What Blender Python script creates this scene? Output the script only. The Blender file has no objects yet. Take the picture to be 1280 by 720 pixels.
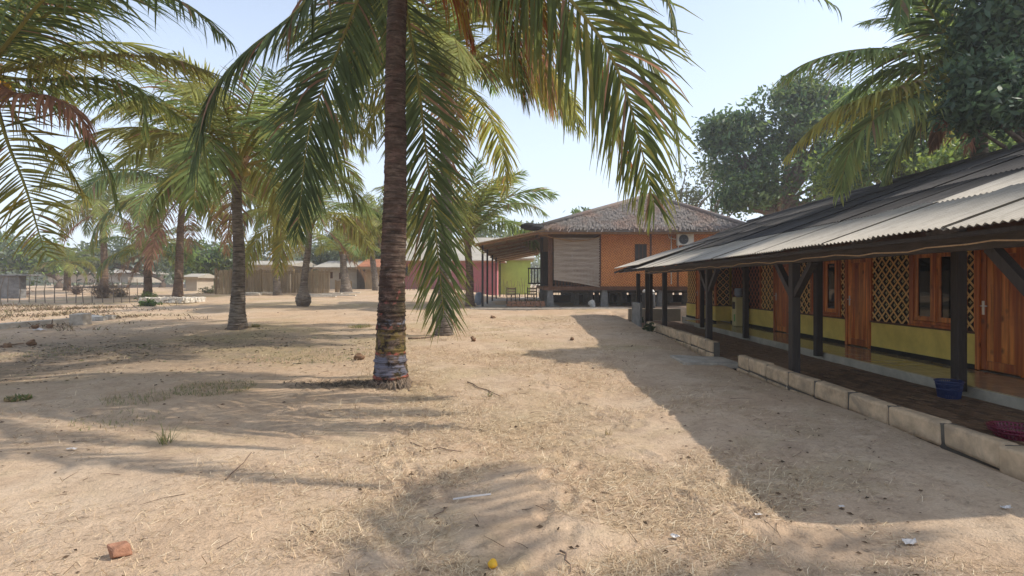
import bpy, math, random
import numpy as np
from mathutils import Vector, Matrix

R = math.radians
scene = bpy.context.scene
COL = scene.collection
rng = np.random.default_rng(7)
random.seed(7)

# ------------------------------------------------------------------ camera
F, CX, CY, EYE = 680.0, 655.0, 354.0, 1.55        # focal length and vanishing point in photo pixels
cam_d = bpy.data.cameras.new('camera')
cam = bpy.data.objects.new('camera', cam_d); COL.objects.link(cam)
cam.location = (0, 0, EYE); cam.rotation_euler = (R(90), 0, 0)
cam_d.sensor_width = 36.0; cam_d.lens = 36.0 * F / 1280.0
cam_d.shift_x = -(CX - 640) / 1280.0; cam_d.shift_y = -(360 - CY) / 1280.0
cam_d.clip_start = 0.05; cam_d.clip_end = 3000
scene.camera = cam

# ------------------------------------------------------------------ light
SUN_DIR = Vector((1.9, 0.16, 2.0)).normalized()
world = bpy.data.worlds.new('World'); scene.world = world; world.use_nodes = True
wn = world.node_tree; bg = wn.nodes['Background']
sky = wn.nodes.new('ShaderNodeTexSky'); sky.sky_type = 'NISHITA'; sky.sun_disc = False
sky.sun_elevation = math.asin(SUN_DIR.z); sky.sun_rotation = math.atan2(SUN_DIR.x, SUN_DIR.y)
sky.altitude = 10; sky.air_density = 1.0; sky.dust_density = 1.0; sky.ozone_density = 1.6
hs_ = wn.nodes.new('ShaderNodeHueSaturation'); hs_.inputs['Saturation'].default_value = 0.72; wn.links.new(sky.outputs[0], hs_.inputs['Color'])
geo = wn.nodes.new('ShaderNodeTexCoord'); sepz = wn.nodes.new('ShaderNodeSeparateXYZ'); wn.links.new(geo.outputs['Generated'], sepz.inputs[0])
hr = wn.nodes.new('ShaderNodeMapRange'); wn.links.new(sepz.outputs[2], hr.inputs[0]); hr.inputs[1].default_value = 0.0; hr.inputs[2].default_value = 0.48; hr.inputs[3].default_value = 0.85; hr.inputs[4].default_value = 0.22
hmix = wn.nodes.new('ShaderNodeMix'); hmix.data_type = 'RGBA'; wn.links.new(hr.outputs[0], hmix.inputs[0]); wn.links.new(hs_.outputs[0], hmix.inputs[6]); hmix.inputs[7].default_value = (3.4, 3.85, 4.55, 1)   # pale haze all round the horizon
wn.links.new(hmix.outputs[2], bg.inputs[0]); bg.inputs[1].default_value = 0.14
sun_d = bpy.data.lights.new('sun', 'SUN'); sun_d.energy = 2.35; sun_d.angle = R(0.6); sun_d.color = (1.0, 0.93, 0.83)
sun = bpy.data.objects.new('sun', sun_d); COL.objects.link(sun)
sun.rotation_euler = SUN_DIR.to_track_quat('Z', 'Y').to_euler(); sun.location = (20, 5, 30)
scene.view_settings.view_transform = 'Standard'; scene.view_settings.look = 'None'
scene.view_settings.gamma = 1.0; scene.view_settings.exposure = 0.92
scene.cycles.max_bounces = 8; scene.cycles.transparent_max_bounces = 8
scene.cycles.volume_bounces = 1
scene.cycles.use_denoising = True

# ------------------------------------------------------------------ noise and terrain
def _hash(ix, iy, seed):
    n = (ix.astype(np.int64) * 374761393 + iy.astype(np.int64) * 668265263 + seed * 1442695041) & 0xFFFFFFFF
    n = ((n ^ (n >> 13)) * 1274126177) & 0xFFFFFFFF
    return ((n ^ (n >> 16)) & 0xFFFF) / 65535.0
def vnoise(x, y, seed=0):
    x = np.asarray(x, float); y = np.asarray(y, float)
    ix = np.floor(x); iy = np.floor(y); fx = x - ix; fy = y - iy
    fx = fx * fx * (3 - 2 * fx); fy = fy * fy * (3 - 2 * fy)
    a = _hash(ix, iy, seed); b = _hash(ix + 1, iy, seed); c = _hash(ix, iy + 1, seed); d = _hash(ix + 1, iy + 1, seed)
    return (a * (1 - fx) + b * fx) * (1 - fy) + (c * (1 - fx) + d * fx) * fy - 0.5
def fbm(x, y, oct=3, seed=0):
    s = 0; a = 1
    for k in range(oct):
        s = s + a * vnoise(x * 2 ** k, y * 2 ** k, seed + k); a *= 0.5
    return s
def sstep(a, b, x):
    t = np.clip((np.asarray(x, float) - a) / (b - a), 0, 1); return t * t * (3 - 2 * t)
def gz_base(X, Y):
    X = np.asarray(X, float); Y = np.asarray(Y, float)
    zl = np.clip(0.0265 * (Y - 11), 0, 1.0); zr = np.clip(0.023 * (Y - 11), 0, 0.38)
    w = sstep(-7, -2.6, X); z = zl * (1 - w) + zr * w
    z = z + 0.9 * (1-w) * sstep(60, 300, Y) * 0.2
    return z
def gz(X, Y):
    X = np.asarray(X, float); Y = np.asarray(Y, float)
    z = gz_base(X, Y)
    damp = sstep(1.0, 3.0, Y)
    z = z + 0.10 * fbm(X * 0.35, Y * 0.35, 3, 3) * (0.4 + 0.6 * sstep(2, 6, Y))
    z = z + (0.02 + 0.07 * sstep(11, 4.0, Y)) * sstep(1.5, 3.6, X)
    porch = sstep(3.72, 3.95, X) * sstep(24.5, 23.5, Y) * sstep(-6, -5, Y)
    z = z * (1 - porch) - 0.14 * porch
    return z
_pr = random.Random(5); PRINTS = []
for _w in range(16):                               # walked trails of footprints
    _x, _y, _a = _pr.uniform(-4.0, 3.0), _pr.uniform(2.0, 7.5), _pr.uniform(0, 6.28)
    for _k in range(9):
        _a += _pr.uniform(-.2, .2); _x += .33 * math.cos(_a); _y += .33 * math.sin(_a); _s = 0.09 * (1 if _k % 2 else -1)
        PRINTS.append((_x - _s * math.sin(_a), _y + _s * math.cos(_a), _a + _pr.uniform(-.2, .2), _pr.uniform(.11, .15), _pr.uniform(.045, .065), _pr.uniform(.014, .034)))
def gfine(X, Y):
    """small footprints and ripples, only drawn on the near sand"""
    f = 0.030 * fbm(X * 2.3, Y * 2.6, 4, 11) + 0.012 * np.abs(fbm(X * 6 + Y * 2, Y * 7, 2, 21))
    X = np.asarray(X, float); Y = np.asarray(Y, float); fp = np.zeros(np.broadcast(X, Y).shape)
    near = (Y > 1.5) & (Y < 9)
    if near.any():
        xs_, ys_ = np.broadcast_to(X, fp.shape)[near], np.broadcast_to(Y, fp.shape)[near]; acc = np.zeros(xs_.shape)
        for (px, py, a, l, w, d) in PRINTS:
            m = (np.abs(xs_ - px) < 0.4) & (np.abs(ys_ - py) < 0.4)
            if not m.any(): continue
            dx, dy = xs_[m] - px, ys_[m] - py; q = ((dx * math.cos(a) + dy * math.sin(a)) / l) ** 2 + ((-dx * math.sin(a) + dy * math.cos(a)) / w) ** 2
            acc[m] += -d * np.exp(-q ** 1.5) + 0.5 * d * np.exp(-(np.sqrt(q) - 1.5) ** 2 * 5)
        fp[near] = acc
    k = sstep(3.7, 3.4, X)
    return (f + fp) * k
def ground(X, Y): return float(gz(X, Y) + gfine(X, Y))
def pix(u, v, Y):                                   # photo pixel at a known distance
    return Vector(((u - CX) / F * Y, Y, EYE - (v - CY) / F * Y))
def on_ground(u, v):                                # photo pixel that shows a spot on the ground
    Y = np.concatenate([np.arange(1.5, 60, 0.03), np.arange(60, 300, 0.5)])
    h = EYE - (v - CY) / F * Y - gz((u - CX) / F * Y, Y)
    k = int(np.argmax(h <= 0)) if (h <= 0).any() else len(Y) - 1
    return Vector(((u - CX) / F * Y[k], Y[k], ground((u - CX) / F * Y[k], Y[k])))

# ------------------------------------------------------------------ materials
MATS = {}
class NT:
    def __init__(s, name, rough=0.9, spec=0.2):
        m = bpy.data.materials.new(name); m.use_nodes = True; s.m = m; s.t = m.node_tree; s.n = s.t.nodes
        s.b = s.n['Principled BSDF']; s.b.inputs['Roughness'].default_value = rough
        s.b.inputs['Specular IOR Level'].default_value = spec
        MATS[name] = m; s._tc = None
    def new(s, typ, **kw):
        n = s.n.new(typ)
        for k, v in kw.items(): setattr(n, k, v)
        return n
    def link(s, a, b): s.t.links.new(a, b)
    def set(s, sock, v):
        if hasattr(v, 'is_output'): s.link(v, sock)
        elif isinstance(v, tuple) and len(v) == 3 and sock.type == 'RGBA': sock.default_value = (*v, 1)
        else: sock.default_value = v
    def coord(s, kind='Object', scale=(1, 1, 1), rot=(0, 0, 0), loc=(0, 0, 0)):
        if s._tc is None: s._tc = s.new('ShaderNodeTexCoord')
        src = s._tc.outputs[kind]
        if kind == 'World':
            src = s.new('ShaderNodeNewGeometry').outputs['Position']
        mp = s.new('ShaderNodeMapping'); s.link(src, mp.inputs[0])
        mp.inputs['Scale'].default_value = scale; mp.inputs['Rotation'].default_value = rot; mp.inputs['Location'].default_value = loc
        return mp.outputs[0]
    def wcoord(s, scale=(1, 1, 1), rot=(0, 0, 0)):
        g = s.new('ShaderNodeNewGeometry'); mp = s.new('ShaderNodeMapping'); s.link(g.outputs['Position'], mp.inputs[0])
        mp.inputs['Scale'].default_value = scale; mp.inputs['Rotation'].default_value = rot
        return mp.outputs[0]
    def noise(s, vec, scale=5, detail=4, rough=0.6, dist=0.0):
        n = s.new('ShaderNodeTexNoise'); s.link(vec, n.inputs['Vector'])
        n.inputs['Scale'].default_value = scale; n.inputs['Detail'].default_value = detail
        n.inputs['Roughness'].default_value = rough; n.inputs['Distortion'].default_value = dist
        return n.outputs['Fac']
    def wave(s, vec, scale=5, dist=2, detail=2, direction='X', dscale=1.0, typ='BANDS', profile='SIN'):
        n = s.new('ShaderNodeTexWave', wave_type=typ, wave_profile=profile)
        if typ == 'BANDS': n.bands_direction = direction
        s.link(vec, n.inputs['Vector'])
        n.inputs['Scale'].default_value = scale; n.inputs['Distortion'].default_value = dist
        n.inputs['Detail'].default_value = detail; n.inputs['Detail Scale'].default_value = dscale
        return n.outputs['Fac']
    def ramp(s, fac, stops):
        n = s.new('ShaderNodeValToRGB'); s.link(fac, n.inputs[0]); e = n.color_ramp.elements
        while len(e) < len(stops): e.new(0.5)
        for el, (p, c) in zip(e, stops):
            el.position = p; el.color = (*c, 1) if isinstance(c, tuple) else (c, c, c, 1)
        return n.outputs[0]
    def mix(s, fac, a, b, blend='MIX'):
        n = s.new('ShaderNodeMix', data_type='RGBA', blend_type=blend)
        s.set(n.inputs[0], fac); s.set(n.inputs[6], a); s.set(n.inputs[7], b); return n.outputs[2]
    def math(s, op, a, b=0.0, clamp=False):
        n = s.new('ShaderNodeMath', operation=op); n.use_clamp = clamp
        s.set(n.inputs[0], a); s.set(n.inputs[1], b); return n.outputs[0]
    def random(s): return s.new('ShaderNodeObjectInfo').outputs['Random']
    def attr(s, name='Col'): return s.new('ShaderNodeAttribute', attribute_name=name).outputs['Color']
    def hsv(s, col, h=0.5, sat=1.0, v=1.0):
        n = s.new('ShaderNodeHueSaturation'); s.set(n.inputs['Hue'], h); s.set(n.inputs['Saturation'], sat); s.set(n.inputs['Value'], v)
        s.set(n.inputs['Color'], col); return n.outputs[0]
    def color(s, c): s.set(s.b.inputs['Base Color'], c)
    def bump(s, h, strength=0.5, dist=0.01):
        n = s.new('ShaderNodeBump'); s.link(h, n.inputs['Height']); n.inputs['Strength'].default_value = strength
        n.inputs['Distance'].default_value = dist
        s.link(n.outputs[0], s.b.inputs['Normal']); return n
    def translucent(s, col, fac=0.4):
        tr = s.new('ShaderNodeBsdfTranslucent'); s.set(tr.inputs[0], col)
        mx = s.new('ShaderNodeMixShader'); s.set(mx.inputs[0], fac)
        s.link(s.b.outputs[0], mx.inputs[1]); s.link(tr.outputs[0], mx.inputs[2])
        s.link(mx.outputs[0], s.n['Material Output'].inputs['Surface'])

def map01(n, v, a, b):
    m = n.new('ShaderNodeMapRange'); n.set(m.inputs[0], v); m.inputs[1].default_value = 0; m.inputs[2].default_value = 1
    m.inputs[3].default_value = a; m.inputs[4].default_value = b; return m.outputs[0]

def mk_sand():
    n = NT('sand', 0.95, 0.1); w = n.wcoord()
    big = n.noise(w, 0.33, 4, 0.6); mid = n.noise(w, 1.7, 5, 0.65, 0.4); fine = n.noise(w, 60, 3, 0.7); grit = n.noise(w, 14, 5, 0.75)
    c = n.ramp(mid, [(0.25, (0.37, 0.265, 0.18)), (0.5, (0.50, 0.37, 0.255)), (0.75, (0.58, 0.445, 0.315))])
    straw = n.ramp(big, [(0.42, 0.0), (0.62, 1.0)])
    c = n.mix(n.math('MULTIPLY', straw, 0.55), c, (0.48, 0.32, 0.195))
    # dark soil with litter, on the left middle ground
    mp = n.new('ShaderNodeMapping'); g = n.new('ShaderNodeNewGeometry'); n.link(g.outputs['Position'], mp.inputs[0])
    mp.inputs['Location'].default_value = (7.0, -12.5, 0); mp.inputs['Scale'].default_value = (1, 1, 1)
    sp = n.new('ShaderNodeSeparateXYZ'); n.link(g.outputs['Position'], sp.inputs[0])
    dx = n.math('DIVIDE', n.math('ADD', sp.outputs[0], 8.5), 5.5); dy = n.math('DIVIDE', n.math('SUBTRACT', sp.outputs[1], 12.0), 3.6)
    rr = n.math('ADD', n.math('MULTIPLY', dx, dx), n.math('MULTIPLY', dy, dy))
    soil = n.math('SUBTRACT', 1.25, rr); soil = n.math('ADD', soil, n.math('MULTIPLY', n.math('SUBTRACT', mid, 0.5), 3.0))
    soil = n.math('MULTIPLY', soil, 0.75, True)
    c = n.mix(n.math('MULTIPLY', soil, 0.85), c, n.ramp(grit, [(0.3, (0.11, 0.085, 0.06)), (0.7, (0.28, 0.215, 0.15))]))
    gr = n.ramp(n.noise(w, 0.22, 5, 0.7, 0.5), [(0.50, 0.0), (0.64, 0.55)]); c = n.mix(gr, c, (0.34, 0.275, 0.135))
    spk = n.ramp(grit, [(0.28, 0.62), (0.45, 1.0), (0.8, 1.12)])
    c = n.mix(1.0, c, spk, 'MULTIPLY')
    c = n.mix(0.35, c, n.ramp(fine, [(0.3, 0.6), (0.7, 1.25)]), 'MULTIPLY')
    n.color(c)
    h = n.math('ADD', n.math('MULTIPLY', grit, 1.0), n.math('MULTIPLY', fine, 0.35)); n.bump(h, 0.8, 0.035)
mk_sand()

def simple(name, col, rough=0.8, spec=0.3, var=0.25, scale=8, bump=0.2, bdist=0.006, stretch=(1, 1, 1), metal=0, randv=0.0, stain=None, kind='Object'):
    n = NT(name, rough, spec); v = n.coord(kind, stretch)
    f = n.noise(v, scale, 5, 0.65)
    lo = tuple(x * (1 - var) for x in col); hi = tuple(min(1, x * (1 + var)) for x in col)
    c = n.ramp(f, [(0.3, lo), (0.7, hi)])
    if stain:
        s = n.ramp(n.noise(v, scale * 0.35, 5, 0.7, 0.6), [(0.48, 0.0), (0.66, 1.0)])
        c = n.mix(n.math('MULTIPLY', s, stain[1]), c, stain[0])
    if randv:
        c = n.hsv(c, 0.5, 1.0, map01(n, n.random(), 1 - randv, 1 + randv))
    n.color(c); n.b.inputs['Metallic'].default_value = metal
    if bump: n.bump(n.noise(v, scale * 4, 4, 0.7), bump, bdist)
    return n
simple('concrete', (0.43, 0.375, 0.305), 0.9, 0.2, 0.25, 5, 0.4, 0.006, stain=((0.2, 0.18, 0.15), 0.6))
simple('concrete_dark', (0.20, 0.195, 0.185), 0.9, 0.2, 0.3, 5, 0.4, 0.006, stain=((0.1, 0.095, 0.085), 0.6))
simple('block', (0.56, 0.41, 0.265), 0.95, 0.1, 0.22, 7, 0.5, 0.008, randv=0.1, stain=((0.25, 0.2, 0.15), 0.6))
simple('mortar', (0.13, 0.115, 0.095), 0.95, 0.1, 0.2, 14, 0.4)
simple('paver', (0.20, 0.125, 0.075), 0.75, 0.3, 0.35, 9, 0.3, 0.004, randv=0.35)
simple('paver_joint', (0.07, 0.055, 0.04), 0.95, 0.1, 0.3, 12)
simple('platform', (0.44, 0.40, 0.32), 0.55, 0.4, 0.2, 4, 0.1, stain=((0.2, 0.18, 0.14), 0.5))
n = simple('tile', (0.46, 0.38, 0.25), 0.08, 0.6, 0.12, 2.5, 0.0, randv=0.06)
simple('dado_yellow', (0.74, 0.56, 0.14), 0.7, 0.3, 0.12, 3, 0.15, stain=((0.46, 0.33, 0.07), 0.4))
simple('plinth_black', (0.02, 0.018, 0.016), 0.6, 0.3, 0.3, 5, 0.1)
simple('dark_timber', (0.035, 0.027, 0.023), 0.6, 0.35, 0.35, 6, 0.4, 0.004, (6, 6, 0.7), randv=0.15)
simple('beam_timber', (0.085, 0.07, 0.06), 0.75, 0.3, 0.35, 5, 0.4, 0.004, (6, 0.7, 6), randv=0.15)
simple('brown_trim', (0.12, 0.055, 0.03), 0.6, 0.3, 0.3, 5, 0.2)
simple('batten', (0.30, 0.18, 0.10), 0.8, 0.2, 0.3, 5, 0.3)
simple('rope', (0.42, 0.27, 0.15), 0.9, 0.1, 0.2, 30, 0.2)
simple('lattice_strip', (0.80, 0.47, 0.16), 0.45, 0.45, 0.2, 25, 0.1)
simple('lattice_strip_shaded', (0.34, 0.09, 0.04), 0.5, 0.4, 0.25, 25, 0.1)  # darker copy of the strips, shade put into the colour
simple('lattice_back', (0.035, 0.022, 0.014), 0.8, 0.2, 0.4, 30, 0.1)
simple('lattice_flower', (0.50, 0.38, 0.18), 0.6, 0.3, 0.3, 40, 0.0)
simple('black_metal', (0.02, 0.02, 0.022), 0.5, 0.4, 0.2, 10, 0.1)
simple('steel', (0.55, 0.55, 0.53), 0.3, 0.5, 0.1, 10, 0.0, metal=0.9)
simple('white_plastic', (0.68, 0.67, 0.63), 0.45, 0.5, 0.06, 6, 0.0, stain=((0.45, 0.41, 0.34), 0.4))
simple('cream_plastic', (0.55, 0.47, 0.22), 0.4, 0.5, 0.08, 4, 0.0)
simple('blue_plastic', (0.025, 0.04, 0.12), 0.4, 0.5, 0.15, 8, 0.0)
simple('red_plastic', (0.17, 0.015, 0.04), 0.4, 0.5, 0.15, 8, 0.0)
simple('green_print', (0.12, 0.3, 0.05), 0.5, 0.4, 0.1, 8, 0.0)
simple('yellow_fruit', (0.75, 0.42, 0.03), 0.6, 0.3, 0.2, 20, 0.2)
simple('husk', (0.21, 0.125, 0.075), 0.95, 0.1, 0.4, 14, 0.6, 0.01, (1, 1, 4))
simple('green_nut', (0.33, 0.25, 0.05), 0.5, 0.4, 0.3, 8, 0.1)
simple('brick_red', (0.36, 0.185, 0.115), 0.95, 0.1, 0.3, 20, 0.7, 0.01)
simple('litter_leaf', (0.10, 0.065, 0.04), 0.9, 0.15, 0.5, 3, 0.0)
simple('twig', (0.20, 0.14, 0.10), 0.95, 0.1, 0.35, 8, 0.2)
simple('bark', (0.14, 0.105, 0.08), 0.95, 0.1, 0.4, 6, 0.6, 0.02, (3, 3, 0.8))
simple('root', (0.23, 0.17, 0.12), 0.95, 0.1, 0.4, 25, 0.4)
simple('stone_grey', (0.40, 0.38, 0.34), 0.95, 0.1, 0.3, 9, 0.6, 0.01, randv=0.2)
simple('coral_stone', (0.55, 0.50, 0.42), 0.95, 0.1, 0.25, 9, 0.6, 0.01, randv=0.15)
simple('bamboo_pale', (0.34, 0.25, 0.15), 0.85, 0.2, 0.35, 3, 0.2, 0.006, (8, 8, 0.5), randv=0.2)
simple('stick', (0.19, 0.15, 0.115), 0.95, 0.1, 0.3, 5, 0.2)
simple('pink_wall', (0.42, 0.15, 0.16), 0.85, 0.2, 0.12, 1.2, 0.1, stain=((0.30, 0.07, 0.085), 0.5))
simple('green_wall', (0.36, 0.47, 0.10), 0.85, 0.2, 0.12, 1.2, 0.1, stain=((0.26, 0.33, 0.09), 0.4))
simple('pale_wall', (0.42, 0.36, 0.28), 0.85, 0.2, 0.15, 1.5, 0.1, stain=((0.34, 0.28, 0.22), 0.5))
simple('pale_roof', (0.38, 0.345, 0.28), 0.8, 0.3, 0.18, 0.8, 0.1, stain=((0.30, 0.25, 0.2), 0.5))
simple('yellow_paint', (0.62, 0.45, 0.12), 0.7, 0.3, 0.15, 5, 0.0)
simple('rust_roof', (0.36, 0.15, 0.08), 0.85, 0.2, 0.25, 2, 0.1)
simple('sack', (0.55, 0.52, 0.46), 0.9, 0.1, 0.2, 8, 0.3, 0.02)
simple('tarp', (0.22, 0.25, 0.30), 0.6, 0.3, 0.2, 5, 0.2, 0.02)
simple('dry_grass', (0.45, 0.33, 0.19), 0.9, 0.15, 0.35, 1.2, 0.0)
simple('scrap', (0.55, 0.51, 0.47), 0.4, 0.5, 0.1, 8, 0.0)
simple('black_fabric', (0.03, 0.03, 0.03), 0.8, 0.2, 0.2, 8, 0.0)

def mk_sheet(name, base, dark, rnd=0.1):
    n = NT(name, 0.95, 0.04); v = n.coord('Object', (1, 1, 1)); w = n.wcoord()
    streak = n.noise(n.coord('Object', (0.6, 9, 9)), 2.2, 5, 0.7, 0.3); patch = n.noise(w, 0.7, 4, 0.65)
    c = n.ramp(streak, [(0.28, dark), (0.62, base)])
    c = n.mix(n.ramp(patch, [(0.45, 0.0), (0.7, 0.55)]), c, dark)
    moss = n.ramp(n.noise(w, 9, 5, 0.75), [(0.5, 0.0), (0.75, 0.5)]); c = n.mix(moss, c, tuple(x * 0.55 for x in dark))
    c = n.hsv(c, 0.5, 1.0, map01(n, n.random(), 1 - rnd, 1 + rnd)); n.color(c)
    n.bump(n.noise(v, 40, 3, 0.7), 0.25, 0.004)
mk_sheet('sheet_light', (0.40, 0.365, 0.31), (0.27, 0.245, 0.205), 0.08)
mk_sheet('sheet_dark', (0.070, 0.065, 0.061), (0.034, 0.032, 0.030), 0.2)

def mk_wood(name, a, b, rough=0.35):
    n = NT(name, rough, 0.45); v = n.coord('Object', (14, 14, 0.9))
    rnd = n.random(); ofs = n.new('ShaderNodeVectorMath', operation='ADD'); n.link(v, ofs.inputs[0])
    cmb = n.new('ShaderNodeCombineXYZ'); n.link(n.math('MULTIPLY', rnd, 50.0), cmb.inputs[0]); n.link(n.math('MULTIPLY', rnd, 31.0), cmb.inputs[2]); n.link(cmb.outputs[0], ofs.inputs[1])
    g = n.wave(ofs.outputs[0], 0.7, 5.0, 3, 'X', 0.6); k = n.noise(ofs.outputs[0], 1.6, 3, 0.5)
    vo = n.new('ShaderNodeTexVoronoi'); mp = n.new('ShaderNodeMapping'); n.link(ofs.outputs[0], mp.inputs[0]); mp.inputs['Scale'].default_value = (0.4, 0.4, 5.0)
    n.link(mp.outputs[0], vo.inputs['Vector']); vo.inputs['Scale'].default_value = 0.75
    knot = n.ramp(vo.outputs['Distance'], [(0.08, 1.0), (0.22, 0.0)])
    c = n.ramp(g, [(0.15, a), (0.85, b)]); c = n.mix(n.ramp(k, [(0.38, 0.0), (0.66, 0.75)]), c, tuple(x * 0.6 for x in a))
    c = n.mix(n.math('MULTIPLY', knot, 0.8), c, (0.10, 0.028, 0.01))
    c = n.mix(n.ramp(n.noise(n.wcoord(), 2.6, 5, 0.7), [(0.52, 0.0), (0.75, 0.45)]), c, tuple(x * 0.5 for x in a)); c = n.hsv(c, 0.5, 1.0, map01(n, rnd, 0.78, 1.22)); n.color(c); n.bump(g, 0.1, 0.002)
mk_wood('varnished_wood', (0.44, 0.10, 0.020), (0.80, 0.29, 0.065))
mk_wood('frame_wood', (0.42, 0.10, 0.022), (0.68, 0.22, 0.05), 0.4)

def mk_glass():
    n = NT('dark_glass', 0.03, 0.35); n.color((0.012, 0.013, 0.014)); 
mk_glass()

def mk_weave():
    n = NT('woven_bamboo', 0.55, 0.35)
    v = n.coord('Object', (1, 1, 1), (0, R(45), 0))
    a = n.wave(v, 3.4, 1.0, 2, 'X'); b = n.wave(v, 3.4, 1.0, 2, 'Z')
    ck = n.new('ShaderNodeTexChecker'); n.link(v, ck.inputs['Vector']); ck.inputs['Scale'].default_value = 6.0
    f = n.new('ShaderNodeMix'); f.data_type = 'FLOAT'; n.link(ck.outputs['Fac'], f.inputs[0]); n.link(a, f.inputs[2]); n.link(b, f.inputs[3])
    c = n.ramp(f.outputs[0], [(0.0, (0.34, 0.10, 0.026)), (0.5, (0.60, 0.21, 0.052)), (1.0, (0.72, 0.30, 0.09))])
    p = n.noise(n.wcoord(), 0.9, 4, 0.6); c = n.mix(n.ramp(p, [(0.45, 0.0), (0.8, 0.45)]), c, (0.32, 0.10, 0.03))
    c = n.mix(n.ramp(n.noise(n.wcoord(), 7, 4, 0.7), [(0.45, 0.0), (0.8, 0.5)]), c, (0.55, 0.27, 0.10))
    n.color(c); n.bump(f.outputs[0], 0.6, 0.02)
mk_weave()

def mk_thatch():
    n = NT('thatch', 0.95, 0.1); w = n.wcoord()
    a = n.noise(n.wcoord((5, 5, 14)), 1.0, 5, 0.75); p = n.noise(w, 0.8, 3, 0.6)
    at = n.attr('Col')
    c = n.ramp(a, [(0.3, (0.15, 0.132, 0.12)), (0.55, (0.21, 0.187, 0.168)), (0.8, (0.27, 0.24, 0.21))])
    c = n.mix(n.ramp(p, [(0.45, 0.0), (0.65, 0.6)]), c, (0.24, 0.15, 0.11)); c = n.mix(1.0, c, at, 'MULTIPLY'); n.color(c)
    n.bump(a, 0.7, 0.05)
mk_thatch()

def mk_blind():
    n = NT('blind_slat', 0.8, 0.2); v = n.coord('Object', (0.8, 1, 16))
    f = n.noise(v, 3.0, 4, 0.7); c = n.ramp(f, [(0.3, (0.34, 0.26, 0.20)), (0.6, (0.52, 0.44, 0.36)), (0.8, (0.60, 0.53, 0.45))])
    n.color(c); n.translucent(c, 0.2)
mk_blind()

def mk_frond(name, leafmix, tr):
    n = NT(name, 0.7, 0.14); at = n.attr('Col')
    rnd = n.random(); w = n.noise(n.wcoord(), 2.2, 3, 0.6)
    c = n.hsv(at, map01(n, rnd, 0.485, 0.515), 1.0, map01(n, w, 0.65, 1.35)); n.color(c)
    n.translucent(n.hsv(c, 0.48, 1.1, 1.9), tr)
mk_frond('frond_leaf', 0, 0.40)
def mk_leaf(name, tr=0.35):
    n = NT(name, 0.5, 0.4); at = n.attr('Col'); c = n.hsv(at, 0.5, 1.0, 1.0); n.color(c)
    n.translucent(n.hsv(c, 0.485, 1.1, 1.7), tr)
mk_leaf('tree_leaf')

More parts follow.
